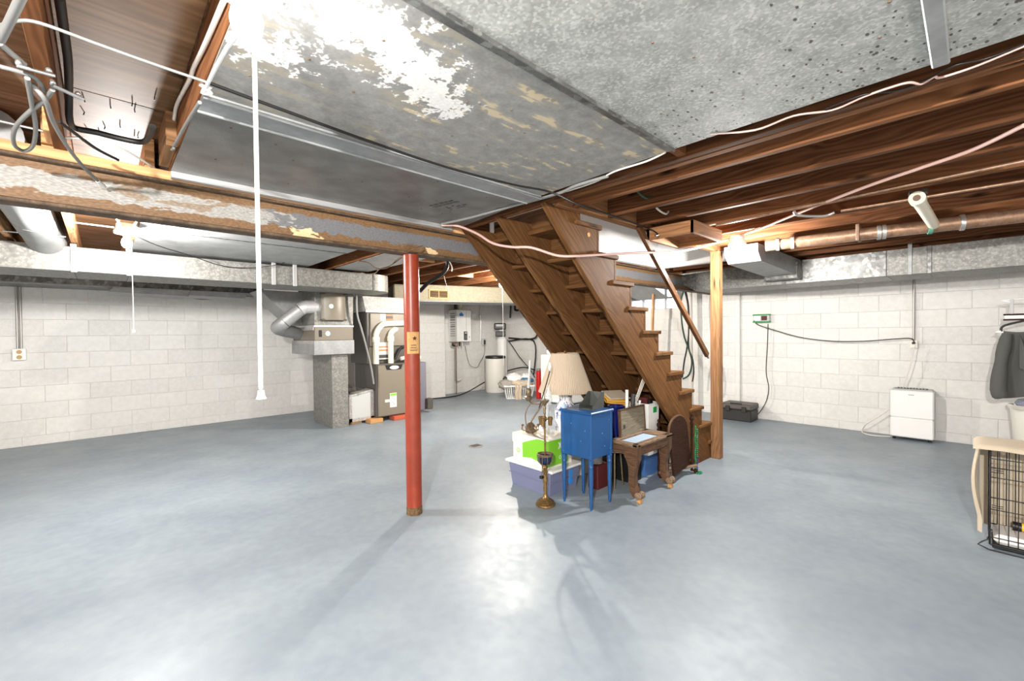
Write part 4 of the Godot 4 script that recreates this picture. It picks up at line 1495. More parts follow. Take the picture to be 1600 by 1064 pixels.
# ---------------------------------------------------------------- right side
func build_right_side():
	var b := MB.new()
	var t := thing("dehumidifier", "white upright dehumidifier standing against the right wall", "dehumidifier", V(6.92, 0, -0.49))
	b = MB.new()
	b.bb(V(6.845, 0.03, -0.685), V(7.03, 0.60, -0.30), 0.022)
	part(t, "body", b, "lightgrey")
	b = MB.new()
	b.bb(V(6.825, 0.035, -0.682), V(6.86, 0.262, -0.304), 0.012)
	part(t, "bucket", b, "white_gloss")
	b = MB.new()
	b.bb(V(6.825, 0.2632, -0.682), V(6.86, 0.585, -0.304), 0.012)
	var fp := part(t, "front_panel", b, "white_gloss")
	b = MB.new()
	b.bb(V(6.822, 0.535, -0.52), V(6.827, 0.542, -0.47))
	part(fp, "brand_mark", b, "printgrey")
	b = MB.new()
	b.bb(V(6.88, 0.595, -0.64), V(7.0, 0.605, -0.36), 0.003)
	part(t, "top_grille", b, "darkgrey")
	for k in 10:
		b = MB.new()
		b.bb(V(6.885, 0.604, -0.63 + k * 0.027), V(6.995, 0.610, -0.618 + k * 0.027))
		part(t, "grille_slat", b, "lightgrey")
	for z in [-0.65, -0.34]:
		for x in [6.88, 7.0]:
			b = MB.new()
			b.lathe([[0.0, 0.0], [0.014, 0.0], [0.014, 0.03], [0.0, 0.03]], 10, V(x, 0, z))
			part(t, "foot", b, "black")
	t = thing("toolbox", "black plastic toolbox on the floor behind the wooden post", "toolbox", V(6.82, 0, -2.34))
	b = MB.new()
	b.bb(V(6.67, 0.0, -2.56), V(6.97, 0.165, -2.16), 0.012)
	part(t, "base", b, "toolbox")
	b = MB.new()
	b.bb(V(6.655, 0.168, -2.57), V(6.98, 0.25, -2.15), 0.016)
	var lid := part(t, "lid", b, "toolbox_lid")
	for z in [-2.47, -2.25]:
		b = MB.new()
		b.bb(V(6.64, 0.14, z - 0.03), V(6.66, 0.215, z + 0.03), 0.005)
		part(t, "latch", b, "toolbox")
	b = MB.new()
	b.bb(V(6.66, 0.225, -2.44), V(6.68, 0.262, -2.28), 0.006)
	part(lid, "handle", b, "toolbox")
	# battery charger on the wall
	t = thing("battery_charger", "green edged battery charger fixed to the right wall", "charger", V(7.03, 1.48, -2.13))
	b = MB.new()
	b.bb(V(7.0, 1.43, -2.235), V(7.082, 1.54, -2.02), 0.008)
	part(t, "case", b, "lightgrey")
	b = MB.new()
	b.bb(V(6.992, 1.425, -2.24), V(7.06, 1.444, -2.015), 0.004)
	b.bb(V(6.992, 1.527, -2.24), V(7.06, 1.546, -2.015), 0.004)
	part(t, "edge_trim", b, "green_label")
	b = MB.new()
	b.bb(V(6.994, 1.455, -2.125), V(7.001, 1.52, -2.05), 0.002)
	part(t, "display", b, "darkred")
	b = MB.new()
	b.bb(V(6.996, 1.455, -2.225), V(7.001, 1.52, -2.14), 0.002)
	part(t, "print_panel", b, "white")
	# outlet and conduit on the right wall
	t = thing("wall_outlet", "outlet box with conduit on the right wall above the dehumidifier", "outlet", V(7.05, 1.07, -0.49))
	b = MB.new()
	b.bb(V(7.03, 1.075, -0.525), V(7.085, 1.17, -0.455), 0.004)
	part(t, "box", b, "cream")
	b = MB.new()
	b.tube([V(7.045, 1.17, -0.49), V(7.045, 2.1, -0.49)], 0.012, 8)
	part(t, "conduit", b, "conduit")
	b = MB.new()
	b.bb(V(7.005, 1.125, -0.505), V(7.03, 1.15, -0.475), 0.004)
	part(t, "plug", b, "black")
	b = MB.new()
	b.bb(V(7.005, 1.088, -0.505), V(7.03, 1.112, -0.475), 0.004)
	part(t, "plug", b, "white")
	t = thing("wall_outlet", "white double outlet with conduit on the left wall", "outlet", V(-0.727, 1.05, -7.84))
	b = MB.new()
	b.bb(V(-0.785, 1.045, -7.862), V(-0.672, 1.185, -7.80), 0.006)
	var pl := part(t, "plate", b, "white")
	for y in [1.083, 1.145]:
		b = MB.new()
		b.xf = Transform3D(Basis(Vector3.RIGHT, PI / 2), V(-0.728, y, -7.80))
		b.lathe([[0.0, 0.0], [0.024, 0.0], [0.024, 0.003], [0.0, 0.003]], 14)
		part(pl, "socket", b, "buff")
	for x in [-0.742, -0.712]:
		b = MB.new()
		b.tube([V(x, 1.185, -7.845), V(x, 1.93, -7.845)], 0.011, 8)
		part(t, "conduit", b, "conduit")
	# copper drain line under the joists
	t = thing("copper_pipe", "thick copper drain pipe hung below the joists on the right", "pipe", V(4.45, 2.06, -0.5))
	b = MB.new()
	b.tube([V(4.30, 2.055, -1.27), V(4.62, 2.075, 0.24), V(4.95, 2.09, 1.8)], 0.048, 18)
	part(t, "pipe", b, "copper")
	for k in [0.06, 0.13, 0.50, 0.52]:
		b = MB.new()
		var p: Vector3 = V(4.30, 2.055, -1.27).lerp(V(4.62, 2.075, 0.24), k)
		var dd := V(0.32, 0.02, 1.51).normalized()
		b.tube([p - dd * 0.012, p + dd * 0.012], 0.055, 18)
		part(t, "fitting_ring", b, "conduit")
	for k in [0.69, 0.80]:
		b = MB.new()
		var p: Vector3 = V(4.30, 2.055, -1.27).lerp(V(4.62, 2.075, 0.24), k)
		var dd := V(0.32, 0.02, 1.51).normalized()
		b.tube([p - dd * 0.012, p + dd * 0.012], 0.057, 18)
		part(t, "solder_joint", b, "verdigris" if k < 0.75 else "silver")
	b = MB.new()
	var hz := V(4.30, 2.055, -1.27).lerp(V(4.62, 2.075, 0.24), 0.42)
	b.bb(hz + V(-0.055, -0.052, -0.012), hz + V(0.055, 0.08, 0.012), 0.004)
	part(t, "hanger", b, "brownc")
	t = thing("cleanout_stub", "white capped pipe stub branching from the copper pipe toward the camera", "pipe", V(4.0, 2.05, -0.22))
	b = MB.new()
	b.tube([V(3.58, 2.085, -0.236), V(4.50, 2.072, -0.205)], 0.033, 18)
	part(t, "pipe", b, "pvc")
	b = MB.new()
	b.tube([V(3.56, 2.085, -0.236), V(3.63, 2.084, -0.234)], 0.040, 18)
	part(t, "cap", b, "pvc")
	b = MB.new()
	b.tube([V(3.552, 2.085, -0.236), V(3.56, 2.085, -0.236)], 0.018, 12)
	part(t, "plug", b, "brownc")
	b = MB.new()
	b.bb(V(3.58, 2.11, -0.275), V(3.61, JB + 0.01, -0.19), 0.003)
	part(t, "strap", b, "darkgrey")
	# thin water tubes along the joists
	for q in [[V(3.42, 2.112, -1.35), V(3.20, 2.122, 1.4), "thin copper tube along the joists, nearer of two"], [V(3.66, 2.108, -0.62), V(3.80, 2.12, 1.4), "thin copper tube along the joists, farther of two"]]:
		b = MB.new()
		b.tube([q[0], q[1]], 0.010, 8)
		single("water_tube", b, "copper", q[2], "pipe")
	b = MB.new()
	b.tube([V(3.40, 2.10, -0.83), V(3.47, 2.085, -0.82), V(3.66, 2.095, -0.72), V(3.68, 2.11, -0.66)], 0.009, 8, true, 4)
	single("pipe_elbow", b, "silver", "silver soldered elbows joining the thin copper tubes", "pipe")
	# garment rack, hanger and sweater
	t = thing("garment_rack", "white metal garment rack at the right edge beside the wall", "rack", V(6.5, 0, 0.9))
	b = MB.new()
	b.tube([V(6.5, 1.56, 0.245), V(6.5, 1.585, 0.30), V(6.5, 1.585, 1.6)], 0.010, 8, true, 3)
	part(t, "rail", b, "white")
	for z in [1.58]:
		b = MB.new()
		b.tube([V(6.5, 0.0, z), V(6.5, 1.6, z)], 0.014, 8)
		part(t, "upright", b, "white")
		b = MB.new()
		b.bb(V(6.25, 0.0, z - 0.02), V(6.75, 0.03, z + 0.02), 0.005)
		part(t, "foot", b, "white")
	b = MB.new()
	b.bb(V(6.485, 1.44, 0.245), V(6.515, 1.585, 0.268), 0.003)
	part(t, "bracket", b, "lightgrey")
	t = thing("clip_hanger", "dark wooden clip hanger above the grey sweater", "hanger", V(6.5, 1.4, 0.45))
	for y in [1.435, 1.385]:
		b = MB.new()
		b.bb(V(6.485, y - 0.008, 0.20), V(6.515, y + 0.008, 0.62), 0.003)
		part(t, "bar", b, "oldwood")
	b = MB.new()
	b.bb(V(6.49, 1.392, 0.21), V(6.51, 1.428, 0.61), 0.002)
	part(t, "inner_strip", b, "white")
	b = MB.new()
	b.tube([V(6.5, 1.44, 0.40), V(6.5, 1.54, 0.40), V(6.5, 1.60, 0.41), V(6.5, 1.58, 0.44)], 0.004, 6, true, 4)
	part(t, "hook", b, "silver")
	t = thing("sweater_hanger", "white plastic hanger carrying the grey sweater", "hanger", V(6.46, 1.3, 0.45))
	b = MB.new()
	b.tube([V(6.46, 1.27, 0.185), V(6.46, 1.262, 0.20), V(6.46, 1.258, 0.72)], 0.014, 8, true, 3)
	part(t, "trouser_bar", b, "white")
	b = MB.new()
	b.tube([V(6.46, 1.27, 0.185), V(6.46, 1.33, 0.21), V(6.46, 1.40, 0.42), V(6.46, 1.44, 0.455), V(6.46, 1.40, 0.49), V(6.46, 1.33, 0.70), V(6.46, 1.26, 0.72)], 0.010, 8, true, 4)
	part(t, "shoulder", b, "blackc")
	# sweater folded over the hanger bar: front body with sleeve and folds
	t = thing("sweater", "dark grey knit sweater hanging at the right edge", "sweater", V(6.42, 0.6, 0.42))
	b = MB.new()
	b.grid(func(u, v): return V(6.425 - 0.03 * sin(PI * u) - 0.022 * sin(u * 13.0 + v * 1.5) * (0.3 + v), 1.275 - v * (0.66 - 0.10 * u) - 0.01 * sin(u * 8.0), 0.20 + u * 0.50 - 0.035 * v * (1.0 - u)), 40, 24)
	part(t, "front", b, "sweater")
	b = MB.new()
	b.grid(func(u, v): return V(6.50 + 0.02 * sin(u * 11.0), 1.275 - v * 0.62, 0.20 + u * 0.52), 30, 16)
	part(t, "back", b, "sweater")
	b = MB.new()
	b.tube([V(6.40, 1.25, 0.225), V(6.39, 1.05, 0.195), V(6.385, 0.85, 0.175), V(6.38, 0.70, 0.170), V(6.385, 0.625, 0.19)], [0.035, 0.045, 0.05, 0.05, 0.045, 0.050, 0.055, 0.058, 0.058, 0.06, 0.06, 0.06, 0.05], 14, true, 3)
	part(t, "sleeve", b, "sweater")
	b = MB.new()
	b.grid(func(u, v): return V(6.372 - 0.02 * sin(u * PI) - 0.01 * v, 1.25 - 0.33 * v - 0.08 * u * v, 0.30 + u * 0.14 * v), 14, 14)
	part(t, "lapel_fold", b, "sweater")
	# hamper
	t = thing("hamper", "white tapered laundry hamper under the grey sweater", "hamper", V(6.72, 0, 0.44))
	b = MB.new()
	b.lathe([[0.0, 0.0], [0.145, 0.0], [0.15, 0.02], [0.185, 0.49], [0.198, 0.495], [0.205, 0.52], [0.195, 0.535], [0.18, 0.53], [0.175, 0.46], [0.0, 0.40]], 32, V(6.72, 0, 0.44))
	part(t, "body", b, "cream")
	var nz := FastNoiseLite.new()
	nz.seed = 9
	nz.frequency = 0.2
	b = MB.new()
	b.ball(V(6.72, 0.53, 0.44), V(0.165, 0.06, 0.165), 28, 14, nz, 0.2)
	single("towel", b, "linen", "white towel bulging from the top of the hamper", "towel")
	b = MB.new()
	b.ball(V(6.64, 0.555, 0.40), V(0.10, 0.05, 0.12), 24, 12, nz, 0.25)
	single("towel", b, "bluespeck", "blue speckled cloth lying on the hamper under the sweater", "towel")
	build_crate()

func build_crate():
	var t := thing("dog_crate", "black wire dog crate at the right edge of the room", "crate", V(3.92, 0, 0.35))
	var x0 := 3.79
	var x1 := 4.06
	var z0 := 0.07
	var z1 := 0.62
	var h := 0.60
	# front panel (x = x0), side (z = z0), back and other side, top
	for f in [["front", V(x0, 0, z0), V(0, 0, 1), z1 - z0], ["side", V(x0, 0, z0), V(1, 0, 0), x1 - x0], ["back", V(x1, 0, z0), V(0, 0, 1), z1 - z0], ["side", V(x0, 0, z1), V(1, 0, 0), x1 - x0]]:
		# the panel's outer wire, then each wire of the mesh as its own piece
		var b := MB.new()
		var n := int(f[3] / 0.036)
		var e: Vector3 = f[1] + f[2] * f[3]
		b.tube([f[1] + V(0, 0.03, 0), f[1] + V(0, h, 0), e + V(0, h, 0), e + V(0, 0.03, 0), f[1] + V(0, 0.03, 0)], 0.0042, 6)
		var panel := part(t, f[0] + "_panel", b, "black")
		for k in range(1, n):
			var p: Vector3 = f[1] + f[2] * (f[3] * k / n)
			b = MB.new()
			b.tube([p + V(0, 0.03, 0), p + V(0, h, 0)], 0.0022, 6)
			part(panel, "wire", b, "black")
		for y in [0.073, 0.237, 0.426, 0.536]:
			b = MB.new()
			b.tube([f[1] + V(0, y, 0), e + V(0, y, 0)], 0.003, 6)
			part(panel, "wire", b, "black")
	var b := MB.new()
	for k in 14:
		var z := z0 + (z1 - z0) * k / 13.0
		b = MB.new()
		b.tube([V(x0, h, z), V(x1, h, z)], 0.0022, 6)
		part(t, "top_wire", b, "black")
	b = MB.new()
	b.tube([V(x0 - 0.005, 0.07, z0 - 0.005), V(x0 - 0.02, 0.06, z0 - 0.01), V(x0 - 0.03, 0.006, z0 - 0.005), V(x0 - 0.03, 0.006, z1)], 0.004, 6, true, 3)
	part(t, "base_wire", b, "black")
	for y in [0.24, 0.46]:
		b = MB.new()
		for k in 3:
			b.tube([V(x0 - 0.004, y + k * 0.012, z0 + 0.006), V(x0 - 0.012, y + k * 0.012, z0 + 0.03), V(x0 - 0.004, y + k * 0.012, z0 + 0.052)], 0.0022, 6, true, 4)
		part(t, "door_hinge", b, "black")
	b = MB.new()
	b.bb(V(x0 + 0.01, 0.006, z0 + 0.01), V(x1 - 0.01, 0.026, z1 - 0.01), 0.004)
	part(t, "tray", b, "black")
	b = MB.new()
	b.bb(V(x0 + 0.015, 0.028, z0 + 0.015), V(x1 - 0.015, 0.085, z1 - 0.015), 0.022)
	single("crate_cushion", b, "linen", "white cushion lying in the bottom of the dog crate", "cushion")
	# canvas cover over top, side and back
	var nz := FastNoiseLite.new()
	nz.seed = 3
	nz.frequency = 5.0
	t = thing("crate_cover", "beige canvas cover draped over the dog crate", "cover", V(4.2, 0.6, 0.3))
	b = MB.new()
	b.grid(func(u, v):
		var x: float = 3.72 + u * 0.35
		var z: float = v * 0.72
		var e := minf(minf(u * 0.35, (1 - u) * 0.35), v * 0.72)
		return V(x, 0.612 + 0.012 * (1.0 - exp(-e / 0.02)) + 0.006 * nz.get_noise_2d(x, z) - 0.016 * exp(-e / 0.012), z), 40, 36)
	part(t, "top_fold", b, "canvas")
	b = MB.new()
	b.grid(func(u, v): return V(3.86 + u * 0.22 - 0.02 * v, 0.60 - v * 0.53, 0.030 - 0.030 * sin(PI * minf(v * 1.2, 1.0)) * (1.0 - u * 0.5) + 0.010 * sin(u * 22.0 + v * 2.0)), 40, 20)
	part(t, "side_drape", b, "canvas")
	b = MB.new()
	b.grid(func(u, v): return V(4.08 + 0.010 * sin(u * 24.0), 0.60 - v * 0.55, 0.03 + u * 0.66), 30, 14)
	part(t, "back_drape", b, "canvas")
	b = MB.new()
	b.grid(func(u, v): return V(3.80 + u * 0.27, 0.60 - v * 0.54, 0.655 + 0.012 * sin(u * 20.0 + v)), 30, 14)
	part(t, "side_drape", b, "canvas")
	# toys inside
	t = thing("dog_toy", "yellow and black chew toy on the crate cushion", "toy", V(3.98, 0.09, 0.28))
	b = MB.new()
	b.tube([V(3.96, 0.115, 0.20), V(3.95, 0.118, 0.36)], 0.025, 12)
	part(t, "body", b, "yellow")
	b = MB.new()
	b.tube([V(3.96, 0.115, 0.165), V(3.96, 0.115, 0.20)], 0.027, 12)
	part(t, "end_cap", b, "black")
	b = MB.new()
	b.lathe([[0.0, 0.086], [0.06, 0.086], [0.075, 0.12], [0.068, 0.12], [0.055, 0.095], [0.0, 0.095]], 20, V(3.88, 0, 0.30))
	single("dog_bowl", b, "pink", "pink bowl on the crate cushion", "bowl")
# ---------------------------------------------------------------- the pile under the stairs
func turned_leg(x: float, z: float, h: float) -> MB:
	var b := MB.new()
	b.lathe([[0.0, 0.0], [0.008, 0.0], [0.009, 0.012], [0.012, 0.03], [0.0115, 0.05], [0.013, 0.06], [0.011, 0.07], [0.0125, 0.09], [0.018, h * 0.72], [0.0165, h * 0.78], [0.020, h * 0.80], [0.0165, h * 0.82], [0.019, h * 0.86], [0.020, h * 0.92], [0.014, h * 0.935], [0.021, h * 0.95], [0.021, h], [0.0, h]], 14, V(x, 0, z))
	return b

func cabriole(side: float, x: float, z: float) -> MB:
	# carved bracket leg in the z,y plane: wide under the apron, sweeping out towards side (in z) to a scroll foot
	var b := MB.new()
	var outer := [Vector2(0.0, 0.425), Vector2(0.0, 0.33), Vector2(0.022, 0.27), Vector2(0.035, 0.20), Vector2(0.030, 0.13), Vector2(0.012, 0.08), Vector2(-0.008, 0.055)]
	var inner := [Vector2(0.045, 0.045), Vector2(0.072, 0.085), Vector2(0.082, 0.14), Vector2(0.078, 0.21), Vector2(0.082, 0.27), Vector2(0.098, 0.315), Vector2(0.118, 0.345), Vector2(0.118, 0.425)]
	var p := PackedVector2Array()
	for q in outer: p.append(Vector2(z - side * q.x, q.y))
	for q in inner: p.append(Vector2(z - side * q.x, q.y))
	b.xf = Transform3D(Basis(V(0, 0, 1), V(0, 1, 0), V(-1, 0, 0)), V(x, 0, 0))
	b.extrude(p, 0.056, -0.028)
	return b

func build_pile():
	var b := MB.new()
	# blue side table
	var t := thing("side_table", "small blue painted side table with turned legs before the stairs", "table", V(2.695, 0, -2.04))
	b = MB.new()
	b.bb(V(2.548, 0.700, -2.192), V(2.842, 0.720, -1.884), 0.006)
	part(t, "tabletop", b, "bluepaint")
	b = MB.new()
	b.bb(V(2.563, 0.375, -2.178), V(2.827, 0.700, -1.898), 0.003)
	part(t, "body", b, "bluepaint")
	for q in [[V(2.559, 0.372, -1.918), V(2.583, 0.700, -1.894)], [V(2.807, 0.372, -1.918), V(2.831, 0.700, -1.894)], [V(2.559, 0.372, -2.182), V(2.583, 0.700, -2.158)]]:
		b = MB.new()
		b.bb(q[0], q[1], 0.003)
		part(t, "corner_post", b, "bluepaint")
	for x in [2.577, 2.813]:
		for z in [-2.164, -1.912]: part(t, "leg", turned_leg(x, z, 0.40), "bluepaint")
	for q in [V(2.561, 0.50, -1.99), V(2.561, 0.62, -2.08), V(2.561, 0.58, -1.95), V(2.70, 0.55, -1.8965), V(2.79, 0.64, -1.8965), V(2.73, 0.45, -1.8965), V(2.80, 0.42, -1.8965)]:
		b = MB.new()
		b.ball(q, V(0.003, 0.004, 0.003), 6, 4)
		part(t, "paint_chip", b, "bluepaint_worn")
	# dark plastic desk tray on the table
	t = thing("desk_tray", "dark grey sloping plastic file tray on the blue side table", "tray", V(2.71, 0.72, -2.02))
	b = MB.new()
	b.xf = Transform3D(Basis(Vector3.UP, 0.12), V(2.64, 0.7205, -2.07))
	var prof := PackedVector2Array([Vector2(0, 0), Vector2(0.165, 0), Vector2(0.178, 0.118), Vector2(0.145, 0.122), Vector2(0.065, 0.058), Vector2(0.0, 0.028)])
	b.extrude(prof.duplicate(), 0.006, 0.0)
	part(t, "side", b, "trayplastic")
	b = MB.new()
	b.xf = Transform3D(Basis(Vector3.UP, 0.12), V(2.64, 0.7205, -2.07))
	b.extrude(prof.duplicate(), 0.006, 0.12)
	part(t, "side", b, "trayplastic")
	b = MB.new()
	b.xf = Transform3D(Basis(Vector3.UP, 0.12), V(2.64, 0.7205, -2.07))
	b.bb(V(0, 0, 0.006), V(0.165, 0.006, 0.12))
	b.bar(V(0.165, 0.003, 0.063), V(0.178, 0.118, 0.063), 0.114, 0.006)
	part(t, "back_panel", b, "trayplastic")
	b = MB.new()
	b.bb(V(2.575, 0.7205, -2.185), V(2.605, 0.752, -2.155), 0.002)
	single("small_box", b, "pale_blue", "tiny pale blue box at the corner of the blue side table", "box")
	# tote
	t = thing("storage_tote", "lavender plastic storage tote with a white lid", "tote", V(2.72, 0, -2.52))
	b = MB.new()
	var p0 := [V(2.57, 0.0, -2.31), V(2.90, 0.0, -2.31), V(2.90, 0.0, -2.74), V(2.57, 0.0, -2.74)]
	var p1 := [V(2.552, 0.195, -2.285), V(2.92, 0.195, -2.285), V(2.92, 0.195, -2.765), V(2.552, 0.195, -2.765)]
	for k in 4: b.qo(p0[k], p0[(k + 1) % 4], p1[(k + 1) % 4], p1[k], (p0[k] + p0[(k + 1) % 4]) * 0.5 - V(2.73, 0, -2.52))
	b.quad(p0[3], p0[2], p0[1], p0[0])
	part(t, "body", b, "tote")
	b = MB.new()
	b.bb(V(2.550, 0.105, -2.768), V(2.922, 0.114, -2.286), 0.003)
	part(t, "rib", b, "tote")
	b = MB.new()
	b.bb(V(2.533, 0.192, -2.80), V(2.94, 0.214, -2.252), 0.008)
	part(t, "lid", b, "white")
	b = MB.new()
	b.bb(V(2.79, 0.05, -2.300), V(2.83, 0.17, -2.288))
	part(t, "label", b, "lightblue_logo")
	# copy paper carton
	t = thing("paper_carton", "white and green copy paper carton on the lavender tote", "carton", V(2.72, 0.214, -2.52))
	b = MB.new()
	b.bb(V(2.562, 0.2145, -2.72), V(2.86, 0.40, -2.318), 0.003)
	part(t, "box", b, "carton")
	b = MB.new()
	b.bb(V(2.556, 0.375, -2.726), V(2.866, 0.452, -2.312), 0.003)
	part(t, "lid", b, "carton")
	b = MB.new()
	b.xf = Transform3D(Basis(V(0, 0, 1), V(0, 1, 0), V(-1, 0, 0)), V(2.556, 0, 0))
	b.extrude(PackedVector2Array([Vector2(-2.60, 0.385), Vector2(-2.44, 0.440), Vector2(-2.313, 0.440), Vector2(-2.313, 0.235), Vector2(-2.50, 0.275), Vector2(-2.60, 0.262)]), 0.002, -0.0008)
	part(t, "green_print", b, "green_print")
	b = MB.new()
	b.bb(V(2.556, 0.235, -2.313), V(2.80, 0.44, -2.3105))
	part(t, "green_print", b, "green_print")
	var x := part(t, "letter_print", text("X", 0.075, 0.001), "white")
	x.position = V(2.70, 0.385, -2.3095) - t.position
	b = MB.new()
	b.xf = Transform3D(Basis(Vector3.BACK, PI / 2), V(2.5605, 0.31, -2.655))
	b.lathe([[0.016, 0.0], [0.020, 0.0], [0.020, 0.002], [0.016, 0.002], [0.016, 0.0]], 18)
	b.box(V(0, 0.001, 0), V(0.026, 0.002, 0.004))
	part(t, "tree_logo", b, "green_print")
	for q in [V(2.70, 0.29, -2.3098), V(2.60, 0.33, -2.3098)]:
		b = MB.new()
		b.xf = Transform3D(Basis(Vector3.RIGHT, PI / 2), q)
		b.lathe([[0.011, 0.0], [0.014, 0.0], [0.014, 0.001], [0.011, 0.001], [0.011, 0.0]], 16)
		part(t, "round_print", b, "white")
	build_lamps()
	build_bench()
	build_clutter()

func build_lamps():
	# brass floor lamp with an open bowl
	var c := V(2.415, 0, -2.215)
	var t := thing("floor_lamp", "tarnished brass floor lamp with blue glass bowl before the lavender tote", "lamp", c)
	var b := MB.new()
	b.lathe([[0.0, 0.0], [0.068, 0.0], [0.076, 0.008], [0.074, 0.018], [0.062, 0.026], [0.064, 0.034], [0.048, 0.046], [0.030, 0.052], [0.020, 0.068], [0.016, 0.08], [0.0, 0.08]], 26, c)
	part(t, "base", b, "brass")
	b = MB.new()
	b.lathe([[0.0, 0.07], [0.016, 0.08], [0.011, 0.10], [0.017, 0.13], [0.012, 0.15], [0.018, 0.18], [0.019, 0.21], [0.013, 0.235], [0.021, 0.255], [0.016, 0.275], [0.023, 0.29], [0.012, 0.31], [0.0, 0.31]], 16, c)
	part(t, "column", b, "brass")
	b = MB.new()
	b.lathe([[0.014, 0.305], [0.040, 0.318], [0.052, 0.345], [0.055, 0.375], [0.050, 0.375], [0.045, 0.345], [0.034, 0.325], [0.014, 0.312]], 20, c)
	part(t, "glass_bowl", b, "blueglass", "dark blue glass bowl")
	b = MB.new()
	b.lathe([[0.052, 0.372], [0.060, 0.378], [0.062, 0.392], [0.056, 0.395], [0.052, 0.372]], 20, c)
	for k in 6:
		var a := TAU * k / 6.0
		var d := V(cos(a), 0, sin(a))
		b.tube([c + V(0, 0.30, 0) + d * 0.02, c + V(0, 0.325, 0) + d * 0.05, c + V(0, 0.36, 0) + d * 0.060, c + V(0, 0.385, 0) + d * 0.060], 0.003, 6, true, 3)
	part(t, "basket", b, "tarnish")
	b = MB.new()
	b.tube([c + V(0, 0.30, 0), c + V(0, 0.80, 0)], 0.007, 10)
	part(t, "stem", b, "brass")
	for k in 3:
		var a := 0.6 + TAU * k / 3.0
		var d := V(cos(a), 0, sin(a))
		b = MB.new()
		b.tube([c + V(0, 0.645, 0), c + V(0, 0.655, 0) + d * 0.03], 0.006, 8)
		b.xf = Transform3D(Basis(), c + d * 0.042)
		b.lathe([[0.0, 0.60], [0.014, 0.605], [0.016, 0.64], [0.020, 0.65], [0.020, 0.665], [0.012, 0.672], [0.0, 0.672]], 14)
		part(t, "socket", b, "brass")
	b = MB.new()
	b.ball(c + V(0, 0.655, 0), V(0.018, 0.022, 0.018), 14, 10)
	part(t, "hub", b, "brass")
	b = MB.new()
	b.lathe([[0.006, 0.69], [0.011, 0.70], [0.007, 0.715], [0.012, 0.735], [0.007, 0.75], [0.014, 0.765], [0.034, 0.79], [0.036, 0.80], [0.010, 0.80], [0.004, 0.815], [0.003, 0.845], [0.0, 0.848]], 14, c)
	part(t, "crown", b, "tarnish")
	b = MB.new()
	b.tube([c + V(-0.05, 0.39, 0.02), c + V(-0.064, 0.36, 0.03), c + V(-0.066, 0.28, 0.03), c + V(-0.07, 0.245, 0.03)], 0.003, 6, true, 4)
	part(t, "cord", b, "brownc")
	b = MB.new()
	b.bb(c + V(-0.085, 0.225, 0.015), c + V(-0.055, 0.248, 0.040), 0.005)
	part(t, "plug", b, "black")
	# arms with scrolls on the bowl
	for s in [-1.0, 1.0]:
		b = MB.new()
		b.tube([c + V(0, 0.255, 0), c + V(0.025 * s, 0.27, -0.02 * s), c + V(0.045 * s, 0.255, -0.03 * s), c + V(0.05 * s, 0.275, -0.035 * s), c + V(0.035 * s, 0.285, -0.028 * s)], 0.004, 6, true, 4)
		part(t, "scroll", b, "brass")
	# big table lamp with pleated shade
	c = V(3.106, 0, -2.586)
	t = thing("table_lamp", "blue and white porcelain table lamp with a large pleated beige shade", "lamp", c + V(0, 0.342, 0))
	b = MB.new()
	b.lathe([[0.0, 0.342], [0.080, 0.342], [0.085, 0.37], [0.102, 0.45], [0.105, 0.56], [0.092, 0.63], [0.060, 0.67], [0.055, 0.69], [0.066, 0.745], [0.052, 0.77], [0.0, 0.77]], 24, c)
	part(t, "vase", b, "porcelain")
	b = MB.new()
	b.tube([c + V(0, 0.77, 0), c + V(0, 1.125, 0)], 0.005, 8)
	b.tube([c + V(0, 0.81, 0), c + V(0.05, 0.87, 0), c + V(0.05, 1.02, 0), c + V(0, 1.10, 0), c + V(-0.05, 1.02, 0), c + V(-0.05, 0.87, 0), c + V(0, 0.81, 0)], 0.003, 6, false, 4)
	part(t, "harp", b, "brass")
	b = MB.new()
	b.ball(c + V(0, 1.13, 0), V(0.010, 0.012, 0.010), 10, 8)
	part(t, "finial", b, "brass")
	b = MB.new()
	var sh := func(u, v):
		var r := lerpf(0.246, 0.125, v)
		r *= 1.0 + 0.011 * cos(u * TAU * 84.0)
		return c + V(cos(u * TAU) * r, lerpf(0.765, 1.113, v), -sin(u * TAU) * r)
	b.grid(sh, 504, 4)
	var shade := part(t, "lamp_shade", b, "shade")
	b = MB.new()
	var inn := func(u, v):
		var r := lerpf(0.238, 0.117, v)
		return c + V(cos(u * TAU) * r, lerpf(0.768, 1.110, v), sin(u * TAU) * r)
	b.grid(inn, 40, 2)
	part(shade, "lining", b, "shade_lining", "gold shade lining")
	for q in [[0.246, 0.765], [0.125, 1.113]]:
		b = MB.new()
		var ring := []
		for k in 49: ring.append(c + V(cos(TAU * k / 48.0) * q[0], q[1], sin(TAU * k / 48.0) * q[0]))
		b.tube(ring, 0.005, 8, false)
		part(shade, "rim_trim", b, "shade")
	b = MB.new()
	for k in 3:
		var a := TAU * k / 3.0
		b.tube([c + V(0, 1.10, 0), c + V(cos(a) * 0.113, 1.106, sin(a) * 0.113)], 0.002, 5)
	part(shade, "spider", b, "brass")
	# clear glass lamp column beside it
	c = V(2.745, 0.452, -2.47)
	t = thing("glass_lamp", "clear glass lamp column standing on the paper carton", "lamp", c)
	b = MB.new()
	b.lathe([[0.0, 0.0], [0.040, 0.0], [0.042, 0.012], [0.022, 0.03], [0.018, 0.05], [0.024, 0.06], [0.024, 0.25], [0.018, 0.262], [0.0, 0.262]], 18, c)
	part(t, "column", b, "crystal")
	b = MB.new()
	b.lathe([[0.0, 0.262], [0.026, 0.264], [0.034, 0.285], [0.022, 0.31], [0.028, 0.33], [0.016, 0.355], [0.012, 0.39], [0.0, 0.39]], 18, c)
